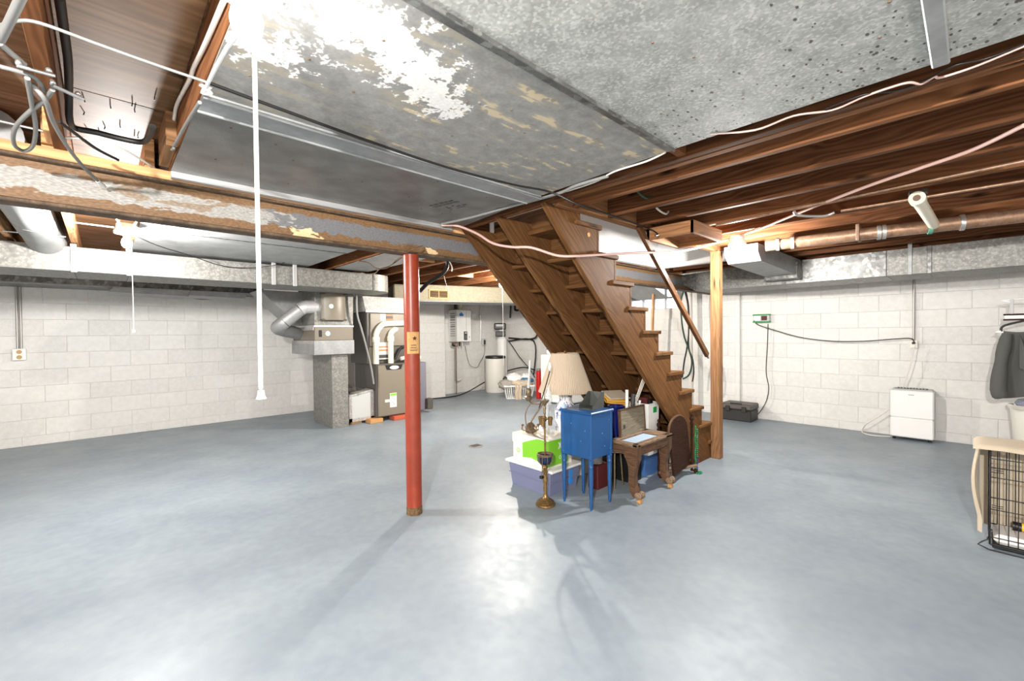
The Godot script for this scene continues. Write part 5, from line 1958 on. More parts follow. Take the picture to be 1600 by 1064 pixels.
	part(t, "collar", b, "crystal")
	b = MB.new()
	b.tube([c + V(0, 0.03, 0), c + V(0, 0.41, 0)], 0.005, 8)
	part(t, "rod", b, "silver")
	# chandelier heaped on the carton
	t = thing("chandelier", "tarnished chandelier with a candle sleeve heaped on the paper carton", "chandelier", V(2.66, 0.452, -2.57))
	var o := V(2.64, 0.452, -2.585)
	b = MB.new()
	b.lathe([[0.0, 0.0], [0.03, 0.002], [0.045, 0.02], [0.03, 0.045], [0.04, 0.065], [0.018, 0.09], [0.0, 0.10]], 16, o)
	part(t, "body", b, "tarnish")
	for k in 5:
		var a := 0.4 + TAU * k / 5.0
		var d := V(cos(a), 0, sin(a))
		b = MB.new()
		b.tube([o + V(0, 0.04, 0) + d * 0.02, o + V(0, 0.02, 0) + d * 0.05, o + V(0, 0.03, 0) + d * 0.075, o + V(0, 0.06, 0) + d * 0.07], 0.0055, 8, true, 4)
		b.ball(o + V(0, 0.065, 0) + d * 0.07, V(0.012, 0.010, 0.012), 10, 6)
		part(t, "arm", b, "brass" if k % 2 else "tarnish")
	# tall arm carrying the candle
	b = MB.new()
	b.tube([o + V(0.0, 0.09, 0.0), o + V(0.05, 0.20, 0.05), o + V(0.10, 0.29, 0.10), o + V(0.06, 0.255, 0.06), o + V(0.02, 0.25, 0.01), o + V(-0.01, 0.28, -0.01)], 0.007, 8, true, 5)
	part(t, "arm", b, "tarnish")
	b = MB.new()
	b.lathe([[0.0, 0.27], [0.020, 0.275], [0.035, 0.305], [0.037, 0.312], [0.018, 0.318], [0.026, 0.34], [0.022, 0.375], [0.012, 0.385], [0.0, 0.385]], 18, o + V(-0.01, 0, -0.01))
	part(t, "candle_cup", b, "tarnish")
	b = MB.new()
	b.tube([o + V(-0.01, 0.38, -0.01), o + V(0.002, 0.62, 0.0)], [0.0125, 0.009], 12)
	part(t, "candle_sleeve", b, "lightgrey")
	b = MB.new()
	b.ball(o + V(0.03, 0.05, 0.10), V(0.026, 0.03, 0.026), 14, 10)
	part(t, "glass_globe", b, "white_gloss")
	# bare candle bulb rising beside the shade
	b = MB.new()
	b.tube([o + V(0.05, 0.20, 0.05), o + V(0.085, 0.40, 0.10), o + V(0.10, 0.50, 0.125), o + V(0.105, 0.53, 0.13)], 0.005, 8, true, 4)
	part(t, "arm", b, "black")
	b = MB.new()
	b.lathe([[0.006, 0.53], [0.014, 0.555], [0.015, 0.575], [0.008, 0.60], [0.0, 0.615]], 14, o + V(0.106, 0, 0.131))
	part(t, "candle_bulb", b, "crystal")

func build_bench():
	var t := thing("piano_bench", "carved wooden bench with scrolled legs and its lid raised", "bench", V(3.19, 0, -1.86))
	var b := MB.new()
	var x0 := 2.915
	var x1 := 3.475
	var z0 := -1.985
	var z1 := -1.73
	for q in [[V(x0, 0.425, z1 - 0.05), V(x1, 0.452, z1)], [V(x0, 0.425, z0), V(x1, 0.452, z0 + 0.05)], [V(x0, 0.425, z0), V(x0 + 0.05, 0.452, z1)], [V(x1 - 0.12, 0.425, z0), V(x1, 0.452, z1)]]:
		b = MB.new()
		b.bb(q[0], q[1], 0.008)
		part(t, "top_rim", b, "benchtop")
	for q in [[V(x0 + 0.015, 0.355, z1 - 0.03), V(x1 - 0.015, 0.425, z1 - 0.012)], [V(x0 + 0.015, 0.355, z0 + 0.012), V(x1 - 0.015, 0.425, z0 + 0.03)], [V(x0 + 0.012, 0.355, z0 + 0.012), V(x0 + 0.03, 0.425, z1 - 0.012)], [V(x1 - 0.03, 0.355, z0 + 0.012), V(x1 - 0.012, 0.425, z1 - 0.012)]]:
		b = MB.new()
		b.bb(q[0], q[1], 0.004)
		part(t, "apron", b, "benchwood")
	b = MB.new()
	b.bb(V(x0 + 0.07, 0.372, z1 - 0.014), V(x1 - 0.06, 0.412, z1 - 0.008), 0.003)
	part(t, "apron_panel", b, "benchwood")
	b = MB.new()
	b.bb(V(x0 + 0.03, 0.357, z0 + 0.03), V(x1 - 0.03, 0.367, z1 - 0.03))
	part(t, "box_bottom", b, "greyboard")
	for q in [[1.0, x0 + 0.036, z1 - 0.006], [1.0, x1 - 0.036, z1 - 0.006]]:
		var leg := part(t, "leg", cabriole(q[0], q[1], q[2]), "benchwood")
		b = MB.new()
		var fz: float = q[2] + q[0] * 0.002
		b.xf = Transform3D(Basis(Vector3.BACK, PI / 2), V(q[1] + 0.034, 0.060, fz))
		b.lathe([[0.0, 0.0], [0.012, -0.002], [0.028, 0.004], [0.028, 0.012], [0.023, 0.018], [0.023, 0.050], [0.028, 0.056], [0.028, 0.064], [0.012, 0.070], [0.0, 0.068]], 18)
		part(leg, "scroll_foot", b, "benchtop")
		b = MB.new()
		b.bb(V(q[1] - 0.022, 0.0, fz - 0.020), V(q[1] + 0.022, 0.034, fz + 0.016), 0.005)
		part(leg, "toe_block", b, "woodblock")
	b = MB.new()
	b.bb(V(3.20, 0.0, z0 + 0.012), V(3.27, 0.357, z0 + 0.04), 0.004)
	part(t, "rear_support", b, "benchwood")
	# raised lid
	b = MB.new()
	b.xf = Transform3D(Basis(Vector3.RIGHT, -0.06), V(0, 0.447, z0 + 0.03))
	b.bb(V(3.045, 0.0, -0.008), V(3.405, 0.215, 0.006), 0.003)
	var lid := part(t, "lid", b, "greyboard")
	b = MB.new()
	b.xf = Transform3D(Basis(Vector3.RIGHT, -0.06), V(0, 0.447, z0 + 0.03))
	b.bb(V(3.03, 0.0, -0.014), V(3.047, 0.225, 0.010), 0.003)
	b.bb(V(3.403, 0.0, -0.014), V(3.42, 0.225, 0.010), 0.003)
	b.bb(V(3.03, 0.213, -0.014), V(3.42, 0.228, 0.010), 0.003)
	part(lid, "lid_frame", b, "benchwood")
	b = MB.new()
	b.xf = Transform3D(Basis(Vector3.RIGHT, -0.06), V(0, 0.447, z0 + 0.03))
	b.bb(V(3.075, 0.07, 0.006), V(3.10, 0.10, 0.012), 0.002)
	part(lid, "catch", b, "darkgrey")
	b = MB.new()
	b.bb(V(x0 + 0.06, 0.368, z0 + 0.06), V(x1 - 0.14, 0.440, z1 - 0.06), 0.003)
	single("music_book", b, "pale_blue", "pale blue paper stack inside the open bench", "paper")
	# fire screen with arched board
	t = thing("arched_panel", "dark arched wooden panel in a turned frame beside the bench", "panel", V(3.76, 0, -1.85))
	b = MB.new()
	var pl := PackedVector2Array([Vector2(-0.205, 0.0), Vector2(0.205, 0.0), Vector2(0.21, 0.33)])
	for k in 13:
		var a := PI * k / 12.0
		pl.append(Vector2(cos(a) * 0.208, 0.36 + sin(a) * 0.11))
	pl.append(Vector2(-0.21, 0.33))
	var fr := Transform3D(Basis(Vector3.UP, 0.10) * Basis(Vector3.RIGHT, -0.10), V(3.735, 0.075, -1.775))
	b.xf = fr
	b.extrude(pl, 0.02, -0.01)
	var bd := part(t, "board", b, "oldwood")
	b = MB.new()
	b.xf = fr
	var arc := []
	for k in 13:
		var a := PI * k / 12.0
		arc.append(V(cos(a) * 0.21, 0.36 + sin(a) * 0.113, -0.002))
	b.tube(arc, 0.012, 8)
	part(bd, "arched_edge", b, "benchwood")
	for q in [[V(3.60, 0.0, -1.925), 0.53], [V(3.93, 0.0, -1.775), 0.56]]:
		b = MB.new()
		var h: float = q[1]
		b.lathe([[0.0, 0.02], [0.014, 0.02], [0.010, 0.05], [0.016, 0.08], [0.011, 0.12], [0.012, h - 0.12], [0.018, h - 0.10], [0.009, h - 0.085], [0.020, h - 0.06], [0.016, h - 0.045], [0.007, h - 0.035], [0.013, h - 0.02], [0.006, h - 0.005], [0.0, h]], 14, q[0])
		part(t, "turned_post", b, "oldwood")
	for q in [[V(3.56, 0.055, -1.90), V(3.95, 0.075, -1.735)], [V(3.60, 0.095, -1.93), V(3.95, 0.115, -1.79)]]:
		b = MB.new()
		b.bar(q[0], q[1], 0.028, 0.022, 0.004)
		part(t, "stretcher", b, "benchtop")
	for q in [V(3.59, 0.024, -1.905), V(3.94, 0.024, -1.745)]:
		b = MB.new()
		b.ball(q, V(0.02, 0.024, 0.02), 12, 8)
		part(t, "foot", b, "oldwood")
	# beads on the right hand post
	t = thing("bead_necklace", "strings of shiny green beads hanging on the arched panel frame", "beads", V(3.95, 0.0, -1.745))
	for k in 26:
		b = MB.new()
		b.ball(V(3.945 + 0.006 * sin(k * 0.7), 0.43 - k * 0.016, -1.748), V(0.008, 0.008, 0.008), 8, 6)
		part(t, "bead", b, "beads")
	for k in 22:
		b = MB.new()
		b.ball(V(3.962 + 0.004 * sin(k * 0.9), 0.40 - k * 0.0175, -1.738), V(0.0075, 0.0075, 0.0075), 8, 6)
		part(t, "bead", b, "beads" if k < 15 else "beads_purple")
	for k in 10:
		var a := TAU * k / 10.0
		b = MB.new()
		b.ball(V(3.958 + cos(a) * 0.03, 0.0085, -1.722 + sin(a) * 0.022), V(0.008, 0.008, 0.008), 8, 6)
		part(t, "bead", b, "beads")

func bin_mesh(a: Vector3, c: Vector3, flare: float) -> MB:
	var b := MB.new()
	var lo := [V(a.x, a.y, c.z), V(c.x, a.y, c.z), V(c.x, a.y, a.z), V(a.x, a.y, a.z)]
	var hi := []
	var mid := (a + c) * 0.5
	for q in lo: hi.append(V(q.x + flare * signf(q.x - mid.x), c.y, q.z + flare * signf(q.z - mid.z)))
	for k in 4:
		b.qo(lo[k], lo[(k + 1) % 4], hi[(k + 1) % 4], hi[k], (lo[k] + lo[(k + 1) % 4]) * 0.5 - V(mid.x, a.y, mid.z))
		# rolled rim
		b.bar(hi[k], hi[(k + 1) % 4], 0.012, 0.012, 0.003)
	b.quad(lo[3], lo[2], lo[1], lo[0])
	return b

func build_clutter():
	var b := MB.new()
	var t := thing("plastic_bin", "light blue plastic bin on the floor behind the bench", "bin", V(3.65, 0, -2.14))
	part(t, "body", bin_mesh(V(3.52, 0.003, -2.27), V(3.78, 0.195, -2.02), 0.012), "bluebin")
	b = MB.new()
	b.bb(V(3.505, 0.195, -2.285), V(3.795, 0.212, -2.005), 0.006)
	part(t, "lid", b, "bluebin")
	t = thing("file_box", "white plastic file box with a green label behind the bench", "box", V(3.55, 0.21, -2.0))
	part(t, "body", bin_mesh(V(3.47, 0.213, -2.13), V(3.64, 0.665, -1.955), 0.008), "white")
	b = MB.new()
	b.bb(V(3.545, 0.585, -1.952), V(3.60, 0.635, -1.944))
	part(t, "label", b, "green_label")
	for q in [["red_folder", V(3.49, 0.60, -2.10), V(3.52, 0.72, -1.98), "darkred", "dark red folder standing in the white file box"], ["black_binder", V(3.54, 0.60, -2.11), V(3.60, 0.70, -1.98), "black", "black binder standing in the white file box"]]:
		b = MB.new()
		b.bb(q[1], q[2], 0.003)
		single(q[0], b, q[3], q[4], "folder")
	# black crate with rolls and papers
	t = thing("storage_crate", "black plastic crate of papers behind the raised bench lid", "crate", V(3.36, 0, -2.07))
	part(t, "body", bin_mesh(V(3.28, 0.003, -2.15), V(3.44, 0.60, -2.01), 0.006), "black")
	b = MB.new()
	b.bb(V(3.28, 0.42, -2.15), V(3.44, 0.45, -2.01))
	part(t, "filling", b, "darkgrey")
	var k := 0
	for q in [[V(3.30, 0.46, -2.06), V(3.325, 0.80, -2.075), 0.014, "linen", "white paper roll, leftmost in the black crate"], [V(3.335, 0.46, -2.04), V(3.355, 0.765, -2.03), 0.018, "darkgrey", "dark grey paper roll in the black crate"], [V(3.37, 0.46, -2.06), V(3.395, 0.755, -2.045), 0.013, "linen", "white paper roll between the dark roll and the sticks"], [V(3.36, 0.46, -2.10), V(3.43, 0.74, -2.06), 0.006, "pink", "thin pink stick leaning out of the black crate"], [V(3.40, 0.46, -2.03), V(3.445, 0.70, -2.02), 0.011, "white", "short white tube at the right of the black crate"]]:
		b = MB.new()
		b.tube([q[0], q[1]], q[2], 10)
		single("paper_roll" if q[2] > 0.007 else "thin_stick", b, q[3], q[4], "roll" if q[2] > 0.007 else "stick")
	for s in 3:
		b = MB.new()
		b.bar(V(3.375 + s * 0.014, 0.46, -2.12), V(3.475 + s * 0.012, 0.925 - s * 0.03, -1.995 - s * 0.004), 0.010, 0.005)
		single("yardstick", b, "cream", ["pale wooden yardstick leaning out of the crate, longest of three", "pale wooden yardstick leaning out of the crate, middle of three", "pale wooden yardstick leaning out of the crate, shortest of three"][s], "stick")
	# box with envelopes
	b = MB.new()
	b.bb(V(3.15, 0.0, -2.29), V(3.46, 0.64, -2.17), 0.004)
	single("cardboard_box", b, "darkgrey", "dark box under the stairs carrying the yellow envelopes", "box")
	for s in 3:
		b = MB.new()
		b.xf = Transform3D(Basis(Vector3.UP, -0.5 + s * 0.12) * Basis(Vector3.BACK, -0.20 + 0.08 * s) * Basis(Vector3.RIGHT, 0.42), V(3.31 + s * 0.01, 0.70 + s * 0.022, -2.19))
		b.box(Vector3.ZERO, V(0.23, 0.014, 0.14), 0.003)
		single("manila_envelope", b, "envelope" if s < 2 else "canvas", ["thick yellow envelope, lowest of the pile under the stairs", "yellow envelope in the middle of the pile under the stairs", "worn buff envelope on top of the pile under the stairs"][s], "envelope")
	# cobalt planter on a small stool
	t = thing("folding_stool", "small grey round stool behind the blue side table", "stool", V(3.14, 0, -2.08))
	b = MB.new()
	b.lathe([[0.0, 0.30], [0.075, 0.30], [0.080, 0.308], [0.075, 0.318], [0.0, 0.318]], 20, V(3.14, 0, -2.08))
	part(t, "seat", b, "greyc")
	for a in 3:
		b = MB.new()
		var d := V(cos(TAU * a / 3.0 + 0.5), 0, sin(TAU * a / 3.0 + 0.5))
		b.tube([V(3.14, 0.30, -2.08) + d * 0.05, V(3.14, 0.0, -2.08) + d * 0.075], 0.007, 8)
		part(t, "leg", b, "tarnish")
	t = thing("blue_planter", "glossy cobalt blue footed planter behind the blue side table", "planter", V(3.16, 0.318, -2.08))
	b = MB.new()
	b.lathe([[0.0, 0.3185], [0.035, 0.3185], [0.036, 0.33], [0.016, 0.36], [0.014, 0.42], [0.03, 0.46], [0.05, 0.54], [0.062, 0.66], [0.070, 0.672], [0.070, 0.685], [0.058, 0.685], [0.048, 0.56], [0.0, 0.50]], 24, V(3.16, 0, -2.08))
	part(t, "pot", b, "cobalt")
	b = MB.new()
	b.lathe([[0.0, 0.0], [0.055, 0.0], [0.058, 0.02], [0.058, 0.62], [0.03, 0.70], [0.03, 0.78], [0.0, 0.78]], 18, V(3.03, 0, -2.20))
	single("dark_bottle", b, "greyc", "tall grey bottle standing behind the dark plastic tray", "bottle")
	b = MB.new()
	b.bb(V(2.95, 0.0, -2.22), V(3.12, 0.20, -2.12), 0.004)
	single("red_carton", b, "darkred", "dark red box on the floor behind the blue table legs", "box")
	# pale board leaning under the stringer
	b = MB.new()
	b.extrude(PackedVector2Array([Vector2(3.80, 0.0), Vector2(4.20, 0.0), Vector2(3.80, 0.38)]), 0.012, -1.93)
	single("wall_board", b, "canvas", "pale triangular board closing the low end under the staircase", "board")
	b = MB.new()
	b.bb(V(2.97, 0.0, -2.70), V(3.30, 0.341, -2.44), 0.006)
	single("cardboard_box", b, "carton", "white cardboard box on the floor behind the lavender tote", "box")

# ---------------------------------------------------------------- bulbs, strings, clamps
func lamp(q: Array, label: String, base_y: float, with_string: float, tag := ""):
	var p: Vector3 = q[0]
	var t := thing("light_bulb", label, "light", p)
	var b := MB.new()
	b.lathe([[0.0, -0.055], [0.018, -0.050], [0.029, -0.035], [0.032, -0.015], [0.028, 0.005], [0.018, 0.022], [0.013, 0.035], [0.0, 0.035]], 18, p)
	part(t, "bulb", b, "glow")
	b = MB.new()
	b.lathe([[0.0, 0.030], [0.020, 0.032], [0.028, 0.042], [0.070, 0.050], [0.073, 0.062], [0.060, 0.080], [0.056, base_y - p.y], [0.0, base_y - p.y]], 18, p)
	part(t, "lamp_holder", b, "white_gloss")
	var l := OmniLight3D.new()
	l.name = "lamp_light"
	l.light_color = q[2]
	l.light_energy = q[1]
	l.light_size = 0.03
	l.omni_range = 30.0
	l.omni_attenuation = 2.0
	l.shadow_enabled = true
	t.add_child(l)
	l.position = V(0, -0.008, 0)

func build_small_parts():
	lamp(M.bulb_near, "bare glowing bulb under the sheet metal at the top of the picture", 2.118, 0)
	lamp(M.bulb_left, "bare glowing bulb beyond the beam at the left", 2.118, 0)
	lamp(M.bulb_far, "bare glowing bulb in front of the far insulated duct", JB, 0)
	lamp(M.bulb_right, "bare glowing bulb beside the tan wooden post", JB, 0)
	lamp(M.bulb_behind, "bare bulb out of sight behind the camera", JB, 0)
	for q in [[V(0.252, 1.96, -1.075), 1.185, 0.0048, "thick white pull cord hanging from the near bulb", true], [V(0.165, 1.95, -4.16), 1.36, 0.003, "thin white pull string hanging from the left bulb", true], [V(4.05, 1.94, -4.48), 0.86, 0.003, "thin white pull string hanging from the far bulb", false]]:
		var t := thing("pull_string", q[3], "string", q[0])
		var b := MB.new()
		b.tube([q[0], V(q[0].x, q[1], q[0].z)], q[2], 8)
		part(t, "string", b, "white")
		if q[4]:
			b = MB.new()
			b.lathe([[0.0, 0.0], [0.0105, 0.0], [0.0075, 0.008], [0.0065, 0.018], [0.0, 0.020]] if q[2] > 0.004 else [[0.0, 0.0], [0.010, 0.0], [0.008, 0.02], [0.0, 0.022]], 12, V(q[0].x, q[1] - 0.022, q[0].z))
			part(t, "bell_pull", b, "white")
	# knot in the near cord, and the slanting tie cord
	var b := MB.new()
	b.tube([V(0.25, 1.99, -1.085), V(0.252, 2.06, -1.35), V(0.255, 2.098, -1.70)], 0.0055, 8, true, 3)
	b.tube([V(0.24, 2.10, -1.68), V(0.27, 2.092, -1.70), V(0.25, 2.095, -1.72), V(0.265, 2.10, -1.675)], 0.007, 8, true, 3)
	single("tie_cord", b, "white", "white cord tied from the near bulb to the joist corner", "cord")
	# cable clamps in the top left corner
	for q in [[V(-0.154, 2.03, -1.746), V(-0.087, 2.03, -1.743), "upper pair of shiny metal cable clamps in the top left corner"], [V(-0.096, 2.03, -1.813), V(-0.034, 2.03, -1.856), "lower pair of shiny metal cable clamps beside the left joist"]]:
		var t := thing("cable_clamp", q[2], "clamp", q[0])
		for k in 3:
			var o := V(0.003 * k, -0.004 * k, 0.011 * k - 0.011)
			b = MB.new()
			b.tube([q[0] + o, q[1] + o], 0.0045, 8)
			part(t, "clamp_bar", b, "silver")
		for s in [0.08, 0.9]:
			b = MB.new()
			b.ball(q[0].lerp(q[1], s) + V(0, 0.004, 0), V(0.008, 0.009, 0.013), 10, 8)
			part(t, "clamp_screw", b, "silver")
	# hang tags of the far right bulb: junction box above the left bulb
	b = MB.new()
	b.bb(V(0.10, 2.118, -4.26), V(0.20, 2.20, -4.14), 0.004)
	single("junction_box", b, "conduit", "metal junction box above the left bulb", "box")
	# wooden strip behind the stairs
	b = MB.new()
	b.bar(V(6.7, 1.99, -3.66), V(6.7, 0.0, -3.75), 0.03, 0.05, 0.003)
	single("wood_strip", b, "joist_new", "thin wooden strip standing under the glass block window", "strip")
	# cable with a stripped end hanging over the beam
	var ct := thing("electric_cable", "grey cable dangling over the steel beam with a white stripped end", "cable", V(-0.1, 2.0, -2.3))
	b = MB.new()
	b.tube([V(-0.135, 2.03, -1.85), V(-0.110, 2.0, -1.87), V(-0.104, 2.0, -2.03), V(-0.087, 2.0, -2.22), V(-0.066, 2.0, -2.37), V(-0.037, 2.0, -2.53), V(-0.004, 1.998, -2.665)], 0.0065, 8, true, 6)
	part(ct, "sheath", b, "greyc")
	b = MB.new()
	b.tube([V(-0.004, 1.998, -2.665), V(0.018, 1.994, -2.735)], 0.008, 8)
	part(ct, "stripped_end", b, "white")


func build_cables():
	cable("water_line",[V(1.835,2.105,-2.693),V(1.935,2.105,-2.632),V(1.971,2.022,-2.450),V(1.992,1.932,-2.300),V(2.033,1.888,-2.150),V(2.097,1.874,-2.030),V(2.229,1.822,-1.920),V(2.321,1.816,-1.830),V(2.557,1.847,-1.790),V(2.949,1.897,-1.720),V(3.486,1.966,-1.680),V(4.158,2.115,-1.693),V(3.862,2.115,-1.216),V(3.478,2.115,-0.778),V(3.189,2.115,-0.434),V(3.023,2.115,-0.183),V(2.901,2.115,-0.006),V(2.712,2.115,0.135)],0.0090,"pink","pale pink plastic water line looping across the front of the staircase","pipe")
	cable("electric_cable",[V(1.837,2.115,-2.695),V(1.888,2.115,-2.416),V(1.919,2.115,-2.025),V(1.950,2.115,-1.676),V(1.921,2.115,-1.511),V(1.930,2.115,-1.308)],0.0090,"greyc","thick grey cable clipped along the dark joist above the staircase","cable")
	cable("electric_cable",[V(1.881,2.118,-0.965),V(1.910,2.118,-1.077),V(1.908,2.118,-1.254),V(1.958,2.118,-1.409),V(1.964,2.118,-1.615)],0.0045,"whitec","white thermostat wire running along the joist beside the sheet metal edge","cable")
	cable("thermostat_wire",[V(1.980,2.126,0.098),V(2.017,2.126,-0.005),V(2.019,2.126,-0.077),V(1.998,2.126,-0.091),V(2.022,2.126,-0.124),V(1.980,2.126,-0.152),V(1.972,2.126,-0.200),V(1.979,2.126,-0.270),V(2.008,2.126,-0.368),V(1.950,2.126,-0.478),V(1.967,2.126,-0.618),V(1.864,2.126,-0.757)],0.0040,"pink","red and white twisted wire lying along the upper right joist","wire")
	cable("thermostat_wire",[V(1.971,2.128,0.097),V(1.989,2.128,0.022),V(1.966,2.128,-0.047),V(2.012,2.128,-0.123),V(2.020,2.128,-0.188),V(1.967,2.128,-0.268),V(1.983,2.128,-0.383)],0.0030,"blackc","thin dark wire twisting with the red and white wire on the right joist","wire")
	cable("electric_cable",[V(-0.176,2.100,-1.706),V(-0.144,2.100,-1.656),V(-0.101,2.100,-1.626),V(0.002,2.100,-1.637),V(0.123,2.100,-1.648),V(0.251,2.100,-1.654)],0.0045,"greyc","grey cable stretched across the open joist bay and under the sheet metal","cable")
	cable("electric_cable",[V(0.251,2.100,-1.654),V(0.497,2.100,-1.681),V(0.825,2.100,-1.714),V(1.222,2.100,-1.733),V(1.611,2.100,-1.699),V(1.861,2.100,-1.647),V(2.185,2.115,-1.719),V(2.627,2.115,-1.730),V(3.164,2.115,-1.760),V(3.112,2.050,-1.662),V(3.054,2.030,-1.652)],0.0060,"blackc","dark cable crossing below the stained sheet metal to the stair header","cable")
	cable("electric_cable",[V(0.245,2.172,-1.334),V(0.245,2.197,-1.622),V(0.245,2.225,-1.836),V(0.245,2.227,-1.942),V(0.245,2.276,-2.305),V(0.245,2.249,-2.497),V(0.245,2.377,-3.083),V(0.245,2.322,-3.384)],0.0070,"whitec","off-white flat cable stapled down the side of the joist left of the sheet metal","cable")
	cable("electric_cable",[V(0.240,2.051,-1.701),V(0.240,2.092,-2.018),V(0.240,2.127,-2.371),V(0.240,2.128,-2.418),V(0.240,2.288,-3.037),V(0.240,2.260,-3.120)],0.0060,"greyc","thin grey cable running along the joist edge into the corner above the beam","cable")
	cable("insulated_sleeve",[V(-0.066,2.200,-1.654),V(-0.065,2.200,-1.816),V(-0.065,2.200,-2.039),V(-0.074,2.200,-2.306),V(-0.078,2.160,-2.426),V(-0.067,2.160,-2.522),V(-0.004,2.160,-2.519),V(0.076,2.160,-2.528),V(0.142,2.160,-2.510),V(0.162,2.160,-2.410),V(0.165,2.160,-2.299)],0.0120,"blackc","thick black cable sleeve hanging beside the left joist and bending right","cable")
	cable("electric_cable",[V(-0.096,2.140,-2.606),V(-0.005,2.140,-2.548),V(0.077,2.140,-2.594),V(0.159,2.140,-2.713),V(0.227,2.140,-2.827),V(0.304,2.140,-2.818)],0.0050,"whitec","white cable drooping from the left joist to the corner above the beam","cable")
	cable("electric_cable",[V(-0.138,2.020,-1.794),V(-0.145,2.020,-1.996),V(-0.153,2.020,-2.199),V(-0.174,2.020,-2.393),V(-0.202,2.020,-2.494),V(-0.223,2.020,-2.467),V(-0.220,2.020,-2.357),V(-0.196,2.020,-2.207),V(-0.149,2.020,-2.035),V(-0.114,2.020,-1.928),V(-0.092,2.020,-1.829)],0.0065,"greyc","grey cable hanging in a teardrop loop above the steel beam","cable")
	cable("electric_cable",[V(-0.108,2.020,-1.363),V(-0.136,2.020,-1.483),V(-0.166,2.020,-1.608)],0.0090,"greyc","thick light grey cable crossing the top left corner of the ceiling","cable")
	cable("electric_cable",[V(-0.176,2.050,-1.696),V(-0.142,2.050,-1.779)],0.0070,"greyc","straight grey cable entering from the left edge to the terminal clamps","cable")
	cable("electric_cable",[V(-0.187,2.030,-1.790),V(-0.152,2.030,-1.790),V(-0.124,2.030,-1.804),V(-0.111,2.030,-1.879)],0.0060,"greyc","lower grey cable entering from the left edge under the terminal clamps","cable")
	cable("electric_cable",[V(-0.100,2.080,-2.258),V(-0.073,2.080,-2.320),V(-0.005,2.080,-2.478),V(0.065,2.080,-2.574)],0.0060,"blackc","thin black cable slanting from the joist to the top of the beam","cable")
	cable("metal_rod",[V(-0.287,2.160,-2.635),V(-0.137,2.160,-2.646)],0.0050,"silver","thin metal rod crossing the open bay above the left end of the beam","rod")
	cable("metal_rod",[V(-0.531,2.110,-4.990),V(-0.198,2.110,-4.960)],0.0060,"silver","white rod between the orange joists beyond the beam","rod")
	cable("metal_rod",[V(-0.145,2.130,-4.415),V(0.077,2.130,-4.420)],0.0060,"silver","white rod running from the short joist to the far light fixture","rod")
	cable("electric_cable",[V(0.065,2.100,-3.822),V(0.097,2.100,-4.050),V(0.129,2.100,-4.238)],0.0060,"whitec","white cable curling from the beam down to the far left light fixture","cable")
	cable("electric_cable",[V(0.170,2.100,-3.710),V(0.184,2.100,-3.974),V(0.159,2.100,-4.212)],0.0060,"whitec","white looped cable beside the far left light fixture","cable")
	cable("electric_cable",[V(0.184,2.050,-4.224),V(0.358,2.050,-4.597),V(0.615,2.050,-4.957),V(0.921,2.024,-5.280),V(1.211,2.039,-5.280),V(1.464,2.106,-5.280),V(1.545,2.172,-5.280)],0.0040,"blackc","black cable drooping from the far left fixture along the trunk duct","cable")
	cable("electric_cable",[V(0.191,1.941,-7.600),V(0.446,1.880,-7.600),V(0.718,1.885,-7.600),V(1.007,1.846,-7.600),V(1.237,1.857,-7.600),V(1.480,1.897,-7.600)],0.0070,"blackc","dark cable sagging under the duct boxes along the left wall","cable")
	cable("electric_wire",[V(1.661,1.930,-2.680),V(1.558,1.881,-2.680),V(1.755,1.919,-3.200),V(1.664,1.837,-3.200),V(1.566,1.823,-3.200),V(1.498,1.861,-3.200),V(1.422,1.863,-3.200)],0.0040,"brownc","old brown twisted wire hanging from the beam left of the red post","wire")
	cable("electric_wire",[V(2.013,2.012,-3.600),V(1.897,1.924,-3.600),V(1.785,1.880,-3.600),V(1.749,1.843,-3.600),V(2.424,2.067,-5.200),V(2.350,2.076,-5.200)],0.0040,"brownc","brown wire dropping from the beam onto the end of the trunk duct","wire")
	cable("electric_conduit",[V(2.082,1.969,-3.100),V(2.154,1.944,-3.100),V(2.159,1.873,-3.100),V(2.093,1.802,-3.100),V(1.978,1.734,-3.100),V(1.892,1.655,-3.100)],0.0160,"blackc","bundle of dark cables curving down from the beam right of the red post","cable")
	cable("electric_cable",[V(2.011,1.948,-3.050),V(2.125,1.940,-3.050),V(2.177,1.880,-3.050),V(2.176,1.837,-3.050)],0.0050,"whitec","white cable ends sprouting from the bundle beside the red post","cable")
	cable("electric_wire",[V(3.163,2.042,-4.600),V(3.181,1.970,-4.600),V(3.238,1.828,-4.600)],0.0030,"whitec","thin white wire dangling in front of the vent grille","wire")
	cable("electric_cable",[V(4.607,2.140,-6.100),V(4.632,1.974,-6.100),V(4.715,1.888,-6.100),V(4.844,1.859,-6.100),V(4.992,1.923,-6.100),V(5.053,2.042,-6.100),V(5.025,2.145,-6.100)],0.0050,"blackc","black cable hanging in wide loops on the far insulated duct","cable")
	cable("electric_cable",[V(4.335,2.014,-6.120),V(4.552,2.138,-6.120),V(4.606,2.052,-6.120),V(4.702,1.889,-6.120),V(5.011,2.146,-6.120),V(5.162,2.085,-6.120),V(5.317,2.047,-6.120)],0.0040,"blackc","thin dark cable scalloped across the far insulated duct","cable")
	cable("charger_cord",[V(7.000,1.454,-2.224),V(7.000,1.387,-2.155),V(7.000,1.309,-1.955),V(7.000,1.208,-1.642),V(7.000,1.157,-1.280),V(7.000,1.158,-0.949),V(7.000,1.187,-0.645),V(7.000,1.191,-0.508),V(7.000,1.138,-0.485)],0.0060,"blackc","black cord sagging from the wall charger to the right wall outlet","cord")
